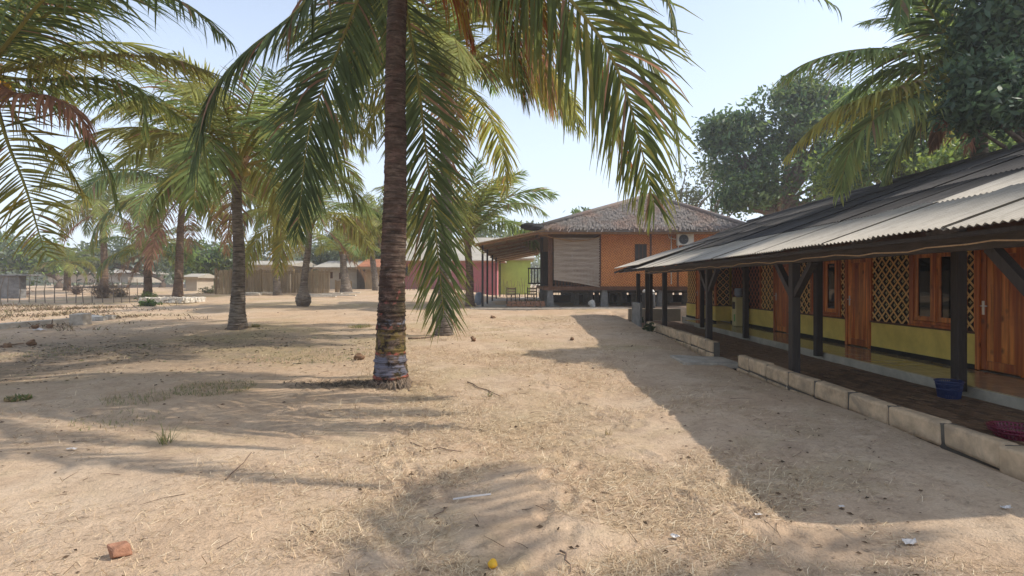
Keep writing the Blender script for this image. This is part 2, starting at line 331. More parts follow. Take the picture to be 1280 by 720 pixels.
def mk_trunk(name, hero=False, tint=(0.25, 0.20, 0.155)):
    n = NT(name, 0.92, 0.15); o = n.coord('Object'); sp = n.new('ShaderNodeSeparateXYZ'); n.link(n._tc.outputs['Object'], sp.inputs[0])
    st = n.noise(n.coord('Object', (5, 5, 22)), 1.0, 5, 0.7, 0.3); big = n.noise(o, 2.2, 4, 0.65); fine = n.noise(n.coord('Object', (14, 14, 40)), 1.0, 5, 0.75)
    c = n.ramp(st, [(0.3, tuple(x * 0.32 for x in tint)), (0.5, tuple(x * 0.8 for x in tint)), (0.72, tuple(x * 1.35 for x in tint))])
    c = n.mix(n.ramp(big, [(0.42, 0.0), (0.65, 0.75)]), c, tuple(x * y for x, y in zip(tint, (0.42, 0.36, 0.34))))
    c = n.mix(n.ramp(fine, [(0.6, 0.0), (0.72, 0.65)]), c, (0.42, 0.37, 0.31))
    if hero:
        z = sp.outputs[2]; red = (0.16, 0.065, 0.05); c = n.mix(n.ramp(n.noise(o, 3.5, 3, 0.6), [(0.45, 0.0), (0.6, 0.3)]), c, red)
        low = n.math('SUBTRACT', 1.0, n.math('DIVIDE', n.math('SUBTRACT', z, 0.5), 1.6), True)
        blot = n.noise(n.coord('Object', (3.2, 3.2, 4.5)), 1.7, 5, 0.7, 0.5)
        dark = n.math('MULTIPLY', n.ramp(blot, [(0.46, 1.0), (0.58, 0.0)]), n.math('ADD', low, 0.35, True)); c = n.mix(n.math('MULTIPLY', dark, 0.9), c, (0.018, 0.014, 0.012))
        xm = n.math('ADD', n.math('MULTIPLY', sp.outputs[0], 2.6), -0.1, True)
        moss = n.math('MULTIPLY', n.math('MULTIPLY', n.ramp(n.noise(o, 4.5, 5, 0.7), [(0.42, 0.0), (0.58, 1.0)]), xm), low); c = n.mix(n.math('MULTIPLY', moss, 0.9), c, (0.15, 0.13, 0.02))
        def band(z0, z1, col, amt, thr, sc):
            zn = n.math('ADD', z, n.math('MULTIPLY', n.math('SUBTRACT', n.noise(o, 5, 4, 0.6), 0.5), 0.07))
            f = n.math('MULTIPLY', n.math('GREATER_THAN', zn, z0), n.math('LESS_THAN', zn, z1))
            f = n.math('MULTIPLY', f, n.ramp(n.noise(n.coord('Object', (1, 1, 1), loc=(z0 * 9, 0, z0 * 5)), sc, 4, 0.65), [(thr, 0.0), (thr + 0.10, amt)]))
            return n.mix(f, c, col)
        c = band(0.16, 0.47, (0.20, 0.20, 0.25), 0.8, 0.47, 6)
        c = band(0.50, 0.85, (0.22, 0.16, 0.05), 0.75, 0.45, 7)
        c = band(0.12, 0.165, (0.36, 0.10, 0.07), 0.8, 0.48, 9); c = band(0.475, 0.52, (0.36, 0.10, 0.07), 0.8, 0.5, 9)
        c = band(0.86, 0.91, (0.36, 0.10, 0.07), 0.8, 0.53, 8); c = band(0.92, 1.0, (0.26, 0.28, 0.34), 0.7, 0.52, 7)
        c = band(1.02, 1.10, (0.34, 0.09, 0.06), 0.8, 0.55, 8); c = band(1.2, 1.45, (0.34, 0.11, 0.09), 0.8, 0.60, 9); c = band(1.45, 1.75, (0.45, 0.42, 0.40), 0.8, 0.64, 9)
    scar = n.noise(n.coord('Object', (2.2, 2.2, 34)), 1.0, 4, 0.65, 0.8)
    c = n.mix(n.ramp(scar, [(0.34, 0.85), (0.46, 0.0)]), c, tuple(x * 0.13 for x in tint))
    c = n.mix(n.ramp(scar, [(0.60, 0.0), (0.72, 0.5)]), c, tuple(min(1, x * 1.75) for x in tint))
    n.color(c); h = n.math('ADD', n.math('ADD', st, scar), n.math('MULTIPLY', fine, 0.5)); n.bump(h, 1.0, 0.03)
mk_trunk('trunk_hero', True, (0.21, 0.15, 0.115))
mk_trunk('trunk_grey', False, (0.27, 0.225, 0.18))
mk_trunk('trunk_brown', False, (0.23, 0.16, 0.11))

# ------------------------------------------------------------------ builders
class MB:
    def __init__(s): s.v = []; s.f = []; s.m = []; s.c = []; s.n = 0
    def add(s, verts, faces, mat=0, col=None):
        verts = np.asarray(verts, float).reshape(-1, 3); b = s.n
        s.v.append(verts); s.n += len(verts)
        s.f += [tuple(int(i) + b for i in f) for f in faces]; s.m += [mat] * len(faces)
        s.c.append(np.tile(col, (len(verts), 1)) if col is not None and np.ndim(col) == 1 else (np.asarray(col) if col is not None else np.ones((len(verts), 3))))
        return s
    def box(s, c, size, mat=0, rot=None, jit=0.0, col=None):
        h = np.array(size) / 2
        v = np.array([[x, y, z] for x in (-1, 1) for y in (-1, 1) for z in (-1, 1)], float) * h
        if jit: v = v + rng.normal(0, jit, v.shape)
        if rot is not None: v = v @ np.array(rot).T
        v = v + np.array(c)
        return s.add(v, [(0, 1, 3, 2), (4, 6, 7, 5), (0, 4, 5, 1), (2, 3, 7, 6), (0, 2, 6, 4), (1, 5, 7, 3)], mat, col)
    def span(s, a, b, mat=0, col=None):
        a = np.minimum(a, b), np.maximum(a, b); return s.box((a[0] + a[1]) / 2, a[1] - a[0], mat, col=col)
    def bar(s, p, q, w, h, mat=0, col=None):
        p = Vector(p); q = Vector(q); d = q - p; L = d.length; z = d.normalized()
        up = Vector((0, 0, 1)) if abs(z.z) < 0.95 else Vector((0, 1, 0))
        x = up.cross(z).normalized(); y = z.cross(x)
        M = np.array([[x[i], y[i], z[i]] for i in range(3)])
        return s.box(np.array((p + q) / 2), (w, h, L), mat, M, col=col)
    def tube(s, pts, rad, sides=8, mat=0, cap=True, col=None, squash=None):
        pts = np.asarray(pts, float); n = len(pts); rad = np.broadcast_to(np.asarray(rad, float), (n,))
        t = np.gradient(pts, axis=0); t /= np.linalg.norm(t, axis=1)[:, None] + 1e-9
        ref = np.array([0, 0, 1.0]) if abs(t[:, 2]).mean() < 0.8 else np.array([0, 1.0, 0])
        a = np.cross(ref, t); a /= np.linalg.norm(a, axis=1)[:, None] + 1e-9; b = np.cross(t, a)
        th = np.linspace(0, 2 * np.pi, sides, endpoint=False)
        rr = rad[:, None] * (squash if squash is not None else np.ones((n, sides)))
        v = pts[:, None, :] + rr[:, :, None] * (np.cos(th)[None, :, None] * a[:, None, :] + np.sin(th)[None, :, None] * b[:, None, :])
        f = [(i * sides + j, i * sides + (j + 1) % sides, (i + 1) * sides + (j + 1) % sides, (i + 1) * sides + j) for i in range(n - 1) for j in range(sides)]
        if cap: f += [tuple(range(sides))[::-1], tuple((n - 1) * sides + j for j in range(sides))]
        return s.add(v.reshape(-1, 3), f, mat, col)
    def lathe(s, prof, c=(0, 0, 0), sides=16, mat=0, col=None):
        p = np.array([[0, 0, z] for r, z in prof], float) + np.array(c); return s.tube(p, [r for r, z in prof], sides, mat, True, col)
    def blob(s, c, r, mat=0, seg=8, ring=6, jit=0.0, rot=None, col=None, flat=1.0):
        v = []; 
        for i in range(ring + 1):
            ph = math.pi * i / ring
            for j in range(seg):
                th = 2 * math.pi * j / seg; v.append((math.sin(ph) * math.cos(th), math.sin(ph) * math.sin(th), math.cos(ph)))
        v = np.array(v)
        k = 1 + jit * (vnoise(v[:, 0] * 1.7 + c[0] * 9, v[:, 1] * 1.7 + v[:, 2] * 2.3 + c[1] * 5, 5) * 2); v = v * k[:, None] * np.array(r)
        if rot is not None: v = v @ np.array(rot).T
        f = [(i * seg + j, (i + 1) * seg + j, (i + 1) * seg + (j + 1) % seg, i * seg + (j + 1) % seg) for i in range(ring) for j in range(seg)]
        return s.add(v + np.array(c), f, mat, col)
    def mesh(s, name, mats, origin=(0, 0, 0), smooth=False, color=False):
        V = (np.concatenate(s.v) if s.v else np.zeros((0, 3))) - np.array(origin)
        me = bpy.data.meshes.new(name); me.from_pydata(V.tolist(), [], s.f)
        for m in ([mats] if isinstance(mats, str) else mats): me.materials.append(MATS[m])
        me.polygons.foreach_set('material_index', s.m)
        if color:
            C = np.concatenate(s.c); C = np.concatenate([C, np.ones((len(C), 1))], 1)
            at = me.color_attributes.new('Col', 'FLOAT_COLOR', 'POINT'); at.data.foreach_set('color', C.ravel())
        if smooth: me.polygons.foreach_set('use_smooth', [True] * len(me.polygons))
        me.update(); return me
    def build(s, name, mats, parent=None, smooth=False, color=False, origin=None, bevel=0):
        o0 = np.array(origin) if origin is not None else (np.zeros(3) if parent is None else np.array(wloc(parent)))
        me = s.mesh(name, mats, o0, smooth, color)
        o = bpy.data.objects.new(name, me); COL.objects.link(o)
        if parent is not None:
            o.parent = parent; o.location = Vector(o0 - np.array(wloc(parent)))
        else: o.location = Vector(o0)
        if bevel:
            b = o.modifiers.new('bevel', 'BEVEL'); b.width = bevel; b.segments = 2; b.limit_method = 'ANGLE'
        return o
def wloc(o):
    p = Vector(o.location)
    while o.parent is not None: o = o.parent; p = p + Vector(o.location)
    return p
def tag(o, label=None, cat=None, group=None, kind=None):
    if label: o['label'] = label
    if cat: o['category'] = cat
    if group: o['group'] = group
    if kind: o['kind'] = kind
    return o
def thing(name, label, cat, loc, group=None):
    o = bpy.data.objects.new(name, None); COL.objects.link(o); o.location = Vector(loc); o.empty_display_size = 0.2
    return tag(o, label, cat, group)
def inst(name, me, parent, wpos, rot=(0, 0, 0), scale=(1, 1, 1)):
    o = bpy.data.objects.new(name, me); COL.objects.link(o); o.parent = parent
    o.location = Vector(wpos) - (wloc(parent) if parent is not None else Vector((0, 0, 0))); o.rotation_euler = rot; o.scale = scale
    return o

# ------------------------------------------------------------------ ground sheet
def axis(spans):
    out = []
    for a, b, d in spans: out.append(np.arange(a, b, d))
    return np.concatenate(out + [[spans[-1][1]]])
xs = axis([(-900, -200, 100), (-200, -60, 14), (-60, -20, 2.0), (-20, -7, 0.4), (-7, -3.5, 0.08), (-3.5, 3.7, 0.034), (3.7, 4.1, 0.05), (4.1, 14, 1.0), (14, 60, 6), (60, 200, 20), (200, 900, 100)])
ys = axis([(-60, -10, 10), (-10, 1.8, 0.7), (1.8, 7, 0.03), (7, 12, 0.08), (12, 26, 0.3), (26, 60, 1.2), (60, 200, 10), (200, 1500, 100)])
XX, YY = np.meshgrid(xs, ys)
ZZ = gz(XX, YY) + gfine(XX, YY) * sstep(40, 20, YY)
nx, ny = len(xs), len(ys)
V = np.stack([XX, YY, ZZ], -1).reshape(-1, 3)
ii = np.arange(ny - 1)[:, None] * nx + np.arange(nx - 1)[None, :]
Fq = np.stack([ii, ii + 1, ii + nx + 1, ii + nx], -1).reshape(-1, 4)
me = bpy.data.meshes.new('sandy_ground'); me.vertices.add(len(V)); me.vertices.foreach_set('co', V.ravel())
me.loops.add(Fq.size); me.loops.foreach_set('vertex_index', Fq.ravel()); me.polygons.add(len(Fq))
me.polygons.foreach_set('loop_start', np.arange(0, Fq.size, 4)); me.polygons.foreach_set('loop_total', np.full(len(Fq), 4))
me.polygons.foreach_set('use_smooth', np.ones(len(Fq), bool)); me.update(); me.validate()
me.materials.append(MATS['sand'])
go = bpy.data.objects.new('sandy_ground', me); COL.objects.link(go); tag(go, 'pale sandy ground with dry straw and footprints', kind='structure')

# ------------------------------------------------------------------ bungalow
EAVE_X, EAVE_Z, SLOPE, RIDGE_X = 3.65, 2.02, 0.36, 9.42
WX, FLOOR = 7.3, 0.165
Y0, Y1 = 3.72, 22.9
def roof_z(X): return EAVE_Z + SLOPE * (X - EAVE_X)
bung = thing('bungalow_row', 'long low bungalow with varnished doors, lattice panels and a corrugated porch roof', 'bungalow', (7.3, 12.0, 0))
ang = math.atan(SLOPE)
# corrugated sheets: local x along the slope, local y along the ridge
def sheet_mesh(name, length, width, mat, n=13, amp=0.0105, th=0.006):
    b = MB(); m = n * 6 + 1; y = np.linspace(0, width, m); z = amp * np.cos(2 * np.pi * y / (width / n))
    xs_ = [0, length * 0.5, length]; v = []
    for t in (0, -th):
        for x in xs_: v += [(x, yy, zz + t) for yy, zz in zip(y, z)]
    f = []
    for k in range(2):
        for i in range(2):
            for j in range(m - 1):
                a = k * 3 * m + i * m + j; q = (a, a + m, a + m + 1, a + 1); f.append(q if k else q[::-1])
    for j in range(m - 1):
        f.append((j, j + 1, 3 * m + j + 1, 3 * m + j)); f.append((2 * m + j, 5 * m + j, 5 * m + j + 1, 2 * m + j + 1))
    b.add(v, f); return b.mesh(name, mat, smooth=True)
PW = 0.97
sh_low = sheet_mesh('roof_sheet_low', 1.60, 1.02, 'sheet_light')
sh_up = sheet_mesh('roof_sheet_up', 1.78, 1.02, 'sheet_dark'); sh_upl = sheet_mesh('roof_sheet_up_pale', 1.78, 1.02, 'sheet_light')
cs, sn = math.cos(ang), math.sin(ang)
k = 0; y = Y0
while y < Y1 - 1.2:
    for row in range(4):
        x0 = EAVE_X if row == 0 else EAVE_X + (1.46 + (row - 1) * 1.49) * cs
        far_low = (row == 0 and y > 17.6)
        if far_low: continue
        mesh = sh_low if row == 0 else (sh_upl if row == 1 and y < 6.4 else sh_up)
        dz = 0.012 * row + random.uniform(-0.006, 0.008)
        o = inst('roof_sheet', mesh, bung, (x0 + random.uniform(-0.035, 0.035), y + random.uniform(-0.015, 0.015), roof_z(x0) + dz + (0.004 if k % 2 else 0)), (0, -ang + random.uniform(-0.002, 0.002), random.uniform(-0.006, 0.006)))
    k += 1; y += PW
# second, slightly higher far porch roof
sh_far = sheet_mesh('far_porch_sheet', 2.3, 1.02, 'sheet_light')
for j in range(5):
    x0 = 3.75; inst('roof_sheet', sh_far, bung, (x0, 17.75 + j * PW, roof_z(x0) + 0.11 + 0.004 * (j % 2)), (0, -ang * 0.93, 0))
b = MB(); b.span((3.95, 17.6, 1.98), (4.0, 22.4, 2.10)); b.build('far_gap_strip', 'black_metal', bung)  # black strip standing in for the dark gap below this roof
# back slope and ridge cap so the building is whole
b = MB()
for j in range(1):
    b.add([(RIDGE_X, Y0, roof_z(RIDGE_X) + .03), (RIDGE_X, Y1, roof_z(RIDGE_X) + .03), (13.4, Y1, 2.7), (13.4, Y0, 2.7), (RIDGE_X, Y0, roof_z(RIDGE_X) - .03), (RIDGE_X, Y1, roof_z(RIDGE_X) - .03), (13.4, Y1, 2.64), (13.4, Y0, 2.64)],
          [(0, 3, 2, 1), (4, 5, 6, 7), (0, 1, 5, 4), (2, 3, 7, 6), (1, 2, 6, 5), (0, 4, 7, 3)])
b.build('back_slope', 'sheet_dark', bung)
b = MB(); p = []
for j in range(22):
    yy = Y0 + j * (Y1 - Y0) / 21; p.append((RIDGE_X, yy, roof_z(RIDGE_X) + 0.03 + 0.012 * (j % 2)))
b.tube(p, 0.07, 8); b.build('ridge_cap', 'sheet_dark', bung, smooth=True)
# rafters, purlins, eave beam
b = MB(); b.span((4.14, Y0, 1.86), (4.26, 18.2, 2.0)); b.build('eave_beam', 'beam_timber', bung)
b = MB(); b.span((3.72, Y0, 1.945), (3.75, 18.3, 1.985)); b.build('eave_batten', 'dark_timber', bung)
b = MB(); b.span((5.90, Y0, 2.44), (6.0, 22.6, 2.58)); b.build('inner_beam', 'beam_timber', bung)
for j in range(18):
    yy = 2.7 + j * 1.17
    b = MB(); b.bar((3.75, yy, roof_z(3.75) - 0.075), (7.28, yy, roof_z(7.28) - 0.075), 0.05, 0.08); b.build('rafter', 'beam_timber', bung)
# wire hanging along the eave
b = MB(); p = []
for j in range(60):
    yy = 3.4 + j * 0.25; p.append((3.80 + 0.01 * math.sin(j), yy, 1.895 - 0.03 * abs(math.sin(yy * math.pi / 2.3)) + 0.012 * math.sin(j * 2.1)))
b.tube(p, 0.007, 5); tag(b.build('cable', 'rope', None), 'thin pale cable looping along under the porch eave', 'cable')
# outer posts with braces
for yy in (4.33, 8.45, 12.36, 16.25, 20.0):
    b = MB(); top = 1.995 if yy < 19 else 2.0
    b.box((4.2, yy, (top - 0.12) / 2 - 0.03), (0.13, 0.13, top + 0.12 - 0.13)); o = b.build('post', 'dark_timber', bung, bevel=0.008)
    if yy < 13:
        for sgn in (-1, 1):
            q = MB(); q.bar((4.2, yy + sgn * 0.05, 1.36), (4.2, yy + sgn * 0.56, 1.87), 0.09, 0.09); q.build('brace', 'dark_timber', bung)
for yy in (3.85, 7.42, 10.97, 14.55, 18.1):
    b = MB(); b.box((5.93, yy, 1.26), (0.13, 0.13, 2.36 if yy > 5 else 2.36)); b.build('post', 'dark_timber', bung, bevel=0.008)
    q = MB(); q.bar((5.93, yy + 0.05, 2.05), (5.93, yy + 0.42, 2.44), 0.07, 0.07); q.build('brace', 'dark_timber', bung)
for (xx, yy) in ((4.75, 21.0), (5.2, 22.3)):
    b = MB(); b.box((xx, yy, 1.1), (0.13, 0.13, 2.2)); b.build('post', 'dark_timber', bung)
# platform and tiles
plat = MB(); plat.span((6.03, Y0, -0.2), (7.42, 19.3, 0.145)); pl = plat.build('platform', 'platform', bung, bevel=0.01)
tb = MB(); tb.box((0, 0, 0.008), (0.394, 0.394, 0.016)); tm = tb.mesh('floor_tile', 'tile')
for i in range(3):
    for j in range(42):
        if 6.24 + i * 0.4 > 7.2: continue
        inst('floor_tile', tm, pl, (6.235 + i * 0.4, Y0 + 0.2 + j * 0.4, 0.1445 + random.uniform(0, 0.0012)))
# facade
def wall_seg(ya, yb, x=WX):
    b = MB(); b.span((x, ya, FLOOR + 0.06), (x + 0.12, yb, 0.73)); b.build('dado', 'dado_yellow', bung)
    b = MB(); b.span((x - 0.012, ya, FLOOR - 0.02), (x + 0.10, yb, FLOOR + 0.07)); b.build('plinth', 'plinth_black', bung)
    b = MB(); b.span((x - 0.03, ya, 0.73), (x + 0.11, yb, 0.765)); b.build('sill_rail', 'brown_trim', bung)
lat_cache = {}
def lattice(ya, yb, z0, z1, x=WX, dark=False, frontal=False):
    w = round(yb - ya, 2); h = round(z1 - z0, 2); key = (w, h, dark, frontal)
    if key not in lat_cache:
        b = MB(); cell = 0.235; t = 0.012
        b.span((0.03, 0, 0), (0.06, w, h), 1)
        hw = 0.0165
        def clip(c, sgn):            # line z = sgn*y + c clipped to the rectangle
            ys_ = []; lo, hi = 0.0, w
            if sgn > 0: lo = max(lo, -c); hi = min(hi, h - c)
            else: lo = max(lo, c - h); hi = min(hi, c)
            return (lo, hi) if hi - lo > 0.03 else None
        nmax = int((w + h) / cell) + 2
        for k in range(-nmax, nmax):
            for sgn in (1, -1):
                r = clip(k * cell, sgn)
                if r:
                    a_, b_ = r; x_ = 0.004 if sgn > 0 else 0.013
                    b.bar((x_, a_, sgn * a_ + k * cell), (x_, b_, sgn * b_ + k * cell), 0.008, hw * 2, 0)
        if not dark:
            for i in range(int(w / (cell / 2)) + 1):
                for j in range(int(h / (cell / 2)) + 1):
                    if (i + j) % 2 == 1:
                        cy_, cz_ = i * cell / 2 , j * cell / 2 
                        if 0.03 < cy_ < w - 0.03 and 0.03 < cz_ < h - 0.03:
                            b.box((0.024, cy_, cz_), (0.010, 0.018, 0.062), 2)
                            b.box((0.0235, cy_, cz_), (0.010, 0.062, 0.018), 2)
                            
        if frontal:
            for a in b.v: a[:, [0, 1]] = a[:, [1, 0]]
            b.f = [f[::-1] for f in b.f]
        lat_cache[key] = b.mesh('lattice_panel', ['lattice_strip_shaded' if dark else 'lattice_strip', 'lattice_back', 'lattice_flower'])
    o = inst('lattice_panel', lat_cache[key], bung, (ya, x, z0) if frontal else (x, ya, z0)); o['kind'] = 'stuff'; return o
ZT = 2.22
def stile(y, x=WX, z0=0.765, z1=ZT, w=0.07):
    b = MB(); b.span((x - 0.025, y - w / 2, z0), (x + 0.08, y + w / 2, z1)); return b.build('stile', 'frame_wood', bung, bevel=0.004)
def door(ya, x=WX, w=0.88, top=2.13):
    b = MB(); fr = 0.075
    b.span((x - 0.035, ya, FLOOR), (x + 0.09, ya + fr, top + fr)); b.span((x - 0.035, ya + w - fr, FLOOR), (x + 0.09, ya + w, top + fr)); b.span((x - 0.033, ya + fr, top), (x + 0.088, ya + w - fr, top + fr))
    d = MB(); d.span((x + 0.02, ya + fr + 0.004, FLOOR + 0.02), (x + 0.05, ya + w - fr - 0.004, top - 0.005)); dd = d.build('door', 'varnished_wood', bung)
    b.build('door_frame', 'frame_wood', dd, bevel=0.006)
    iw = w - 2 * fr - 0.012; a = ya + fr + 0.006
    for (p, q) in ((0, 0.095), (iw - 0.095, iw)):
        s_ = MB(); s_.span((x - 0.004, a + p, FLOOR + 0.02), (x + 0.02, a + q, top - 0.006)); s_.build('door_stile', 'varnished_wood', dd, bevel=0.004)
    for (z0, z1) in ((FLOOR + 0.021, FLOOR + 0.16), (top - 0.13, top - 0.007)):
        s_ = MB(); s_.span((x - 0.003, a + 0.097, z0), (x + 0.02, a + iw - 0.097, z1)); s_.build('door_rail', 'varnished_wood', dd, bevel=0.004)
    m = (iw - 0.194) / 4
    for kx in range(4):
        s_ = MB(); s_.span((x + 0.004, a + 0.097 + kx * m + 0.003, FLOOR + 0.162), (x + 0.02, a + 0.097 + (kx + 1) * m - 0.003, top - 0.132)); s_.build('door_plank', 'varnished_wood', dd, bevel=0.005)
    s_ = MB(); yy = a + iw - 0.05; s_.span((x - 0.012, yy - 0.022, 1.05), (x - 0.004, yy + 0.022, 1.27)); s_.bar((x - 0.045, yy + 0.01, 1.19), (x - 0.045, yy - 0.11, 1.19), 0.018, 0.018); s_.bar((x - 0.01, yy, 1.19), (x - 0.05, yy, 1.19), 0.016, 0.016)
    s_.build('handle', 'steel', dd, bevel=0.003)
    for zz in (0.5, 1.8):
        h_ = MB(); h_.span((x - 0.006, a - 0.004, zz), (x + 0.006, a + 0.02, zz + 0.1)); h_.build('hinge', 'black_metal', dd)
    return dd
def window(ya, x=WX, w=1.16, z0=0.80, top=2.16):
    b = MB(); fr = 0.06
    b.span((x - 0.04, ya, z0), (x + 0.09, ya + fr, top)); b.span((x - 0.04, ya + w - fr, z0), (x + 0.09, ya + w, top)); b.span((x - 0.04, ya + w / 2 - 0.03, z0 + fr), (x + 0.09, ya + w / 2 + 0.03, top - fr))
    b.span((x - 0.038, ya + fr, top - fr), (x + 0.088, ya + w - fr, top)); b.span((x - 0.038, ya + fr, z0), (x + 0.088, ya + w - fr, z0 + fr))
    wd = b.build('window', 'frame_wood', bung, bevel=0.005)
    for a in (ya + fr + 0.005, ya + w / 2 + 0.035):
        cw = w / 2 - fr - 0.04; s_ = MB(); t = 0.085; zz0, zz1 = z0 + fr + 0.005, top - fr - 0.005
        s_.span((x - 0.02, a, zz0), (x + 0.03, a + t, zz1)); s_.span((x - 0.02, a + cw - t, zz0), (x + 0.03, a + cw, zz1))
        s_.span((x - 0.018, a + t, zz0), (x + 0.028, a + cw - t, zz0 + t)); s_.span((x - 0.018, a + t, zz1 - t), (x + 0.028, a + cw - t, zz1))
        s_.build('casement', 'varnished_wood', wd, bevel=0.004)
        g = MB(); g.span((x + 0.004, a + t - 0.003, zz0 + t - 0.003), (x + 0.010, a + cw - t + 0.003, zz1 - t + 0.003)); g.build('pane', 'dark_glass', wd)
    b = MB(); b.span((x - 0.07, ya - 0.04, z0 - 0.034), (x + 0.08, ya + w + 0.04, z0 - 0.002)); b.build('window_sill', 'frame_wood', wd)
    return wd
PER = 3.55; D4 = 7.89
for r in range(-1, 3):
    yd = D4 + r * PER                      # near edge of the door opening
    door(yd)
    # beyond the door, on towards the next door: narrow lattice, window, wide lattice
    ya, yb = yd + 0.88, yd + PER
    if r == 2: yb = yd + 1.5 + 0.3
    wall_seg(ya, yb)
    if r < 2:
        lattice(ya + 0.035, ya + 0.215, 0.765, ZT); stile(ya + 0.25); window(ya + 0.285)
        stile(ya + 1.48); lattice(ya + 1.515, yb - 0.035, 0.765, ZT); stile(yb - 0.0, w=0.06); stile(ya, w=0.06)
    else:
        stile(ya, w=0.06); lattice(ya + 0.035, yb - 0.035, 0.765, ZT)
    b = MB(); b.span((WX - 0.02, yd, ZT + 0.003), (WX + 0.1, yb, 2.62)); b.build('top_panel', 'brown_trim', bung)
# far stretch: flush lattice, strips coloured dark as recess shade, then the last room
ya = D4 + 2 * PER + 1.8
wall_seg(ya, 19.2); lattice(ya + 0.035, 19.16, 0.765, ZT, dark=True); stile(ya, w=0.06)
b = MB(); b.span((WX - 0.02, ya, ZT + 0.003), (WX + 0.1, 19.2, 2.62)); b.build('top_panel', 'brown_trim', bung)
b = MB(); b.span((6.75, 19.2, FLOOR + 0.06), (7.42, 19.3, 0.73)); b.build('dado', 'dado_yellow', bung)
b = MB(); b.span((6.74, 19.18, 0.735), (7.40, 19.3, 0.765)); b.build('sill_rail', 'brown_trim', bung)
lattice(6.80, 7.25, 0.77, ZT, x=19.2, frontal=True)
b = MB(); b.span((6.74, 19.17, 0.767), (6.80, 19.29, ZT)); b.build('stile', 'frame_wood', bung)
b = MB(); b.span((6.65, 19.2, -0.1), (7.4, Y1, 0.15)); b.build('platform', 'platform', bung)
wall_seg(19.35, 20.4, 6.75); lattice(19.4, 20.3, 0.765, ZT, 6.75); stile(20.37, 6.75); door(20.42, 6.75); wall_seg(21.3, 22.6, 6.75); lattice(21.33, 22.5, 0.765, ZT, 6.75)
b = MB(); b.span((6.75, 19.3, ZT + 0.003), (6.87, 22.6, 2.62)); b.build('top_panel', 'brown_trim', bung)
b = MB(); b.span((7.38, Y0, 2.4), (7.44, Y1, 3.3)); b.build('upper_wall', 'lattice_back', bung)
b = MB(); b.span((7.45, Y0 + 0.05, -0.1), (12.8, Y0 + 0.17, 2.6)); b.build('end_wall', 'dado_yellow', bung)
b = MB(); b.span((7.45, Y1 - 0.3, -0.1), (12.8, Y1 - 0.18, 2.6)); b.build('end_wall', 'dado_yellow', bung)
b = MB(); b.span((12.7, Y0 + 0.2, -0.1), (12.8, Y1 - 0.32, 2.6)); b.build('back_wall', 'dado_yellow', bung)
b = MB(); b.span((4.4, 22.9, -0.05), (6.6, 23.05, 0.48)); tag(b.build('low_partition', 'pale_wall', None, bevel=0.01), 'low plastered partition closing the far end of the porch', 'wall')

# porch paving: nearest pavers one by one, the rest together
pav = MB(); pav.span((4.05, Y0, -0.14), (6.03, 23.5, -0.012)); pv = pav.build('porch_pavement', 'paver_joint'); tag(pv, 'dark brown brick paving of the porch', kind='structure')
pm = MB(); pm.box((0, 0, 0), (0.098, 0.205, 0.03)); pmesh = pm.mesh('paver', 'paver')
rest = MB(); cnt = 0
for j in range(92):
    for i in range(19):
        x_ = 4.11 + i * 0.104; y_ = Y0 + 0.1 + j * 0.211 + (0.105 if i % 2 else 0)
        if y_ > 22: continue
        zz = -0.008 + random.uniform(-0.004, 0.006)
        if x_ > 4.62 and y_ > 5.2 and cnt < 300:
            inst('paver', pmesh, pv, (x_, y_, zz), (random.uniform(-.02, .02), random.uniform(-.02, .02), random.uniform(-.03, .03))); cnt += 1
        else: rest.box((x_, y_, zz), (0.098, 0.205, 0.03), jit=0.002)
o = rest.build('paver', 'paver', pv); o['kind'] = 'stuff'

# low block walls in front of the porch
def block_wall(joints, top, label, x0=3.93, x1=4.08):
    w = thing('low_block_wall', label, 'low wall', (x0, joints[0], 0), 'block walls edging the porch')
    b = MB(); b.span((x0 + 0.02, joints[0], -0.2), (x1 - 0.01, joints[-1], top - 0.014)); b.build('mortar_bed', 'mortar', w)
    for a, c in zip(joints[:-1], joints[1:]):
        for z0, z1, sh in ((top - 0.225, top, 0), (top - 0.47, top - 0.245, 0.3)):
            bl = MB(); g = 0.02; aa = a + g + sh * (0); 
            bl.box(((x0 + x1) / 2 - 0.004, (a + c) / 2, (z0 + z1) / 2 + random.uniform(-.004, .004)), (x1 - x0 + 0.004, c - a - 2 * g, z1 - z0), jit=0.008)
            bl.build('block', 'block', w, bevel=0.03)
    return w
block_wall([4.44, 5.13, 5.88, 6.61, 7.38, 8.11, 8.84, 9.54, 10.05], 0.235, 'low wall of cream blocks edging the porch beside the baskets')
block_wall([11.3, 11.8, 12.3, 12.85, 13.45, 14.1, 14.8, 15.5, 16.2, 16.9, 17.5], 0.33, 'low wall of cream blocks edging the porch beside the upright slab')
b = MB(); b.box((3.95, 4.28, 0.09), (0.17, 0.26, 0.30), jit=0.01); tag(b.build('end_block', 'block', None, bevel=0.02, origin=(3.95, 4.28, -0.05)), 'short cream block standing against the end of the low wall', 'block')
b = MB(); b.box((3.75, 18.1, 0.45), (0.07, 1.3, 0.92), rot=[[1, 0, 0.02], [0, 1, 0], [-0.02, 0, 1]], jit=0.01); tag(b.build('upright_slab', 'concrete_dark', None, bevel=0.01, origin=(3.75, 18.1, 0)), 'grey concrete slab standing upright at the end of the porch wall', 'slab')
b = MB(); b.box((3.55, 10.65, 0.0), (1.1, 1.0, 0.12), jit=0.015); tag(b.build('entrance_slab', 'concrete', None, bevel=0.02, origin=(3.55, 10.65, -0.05)), 'flat grey concrete slab in the gap between the block walls', 'slab')
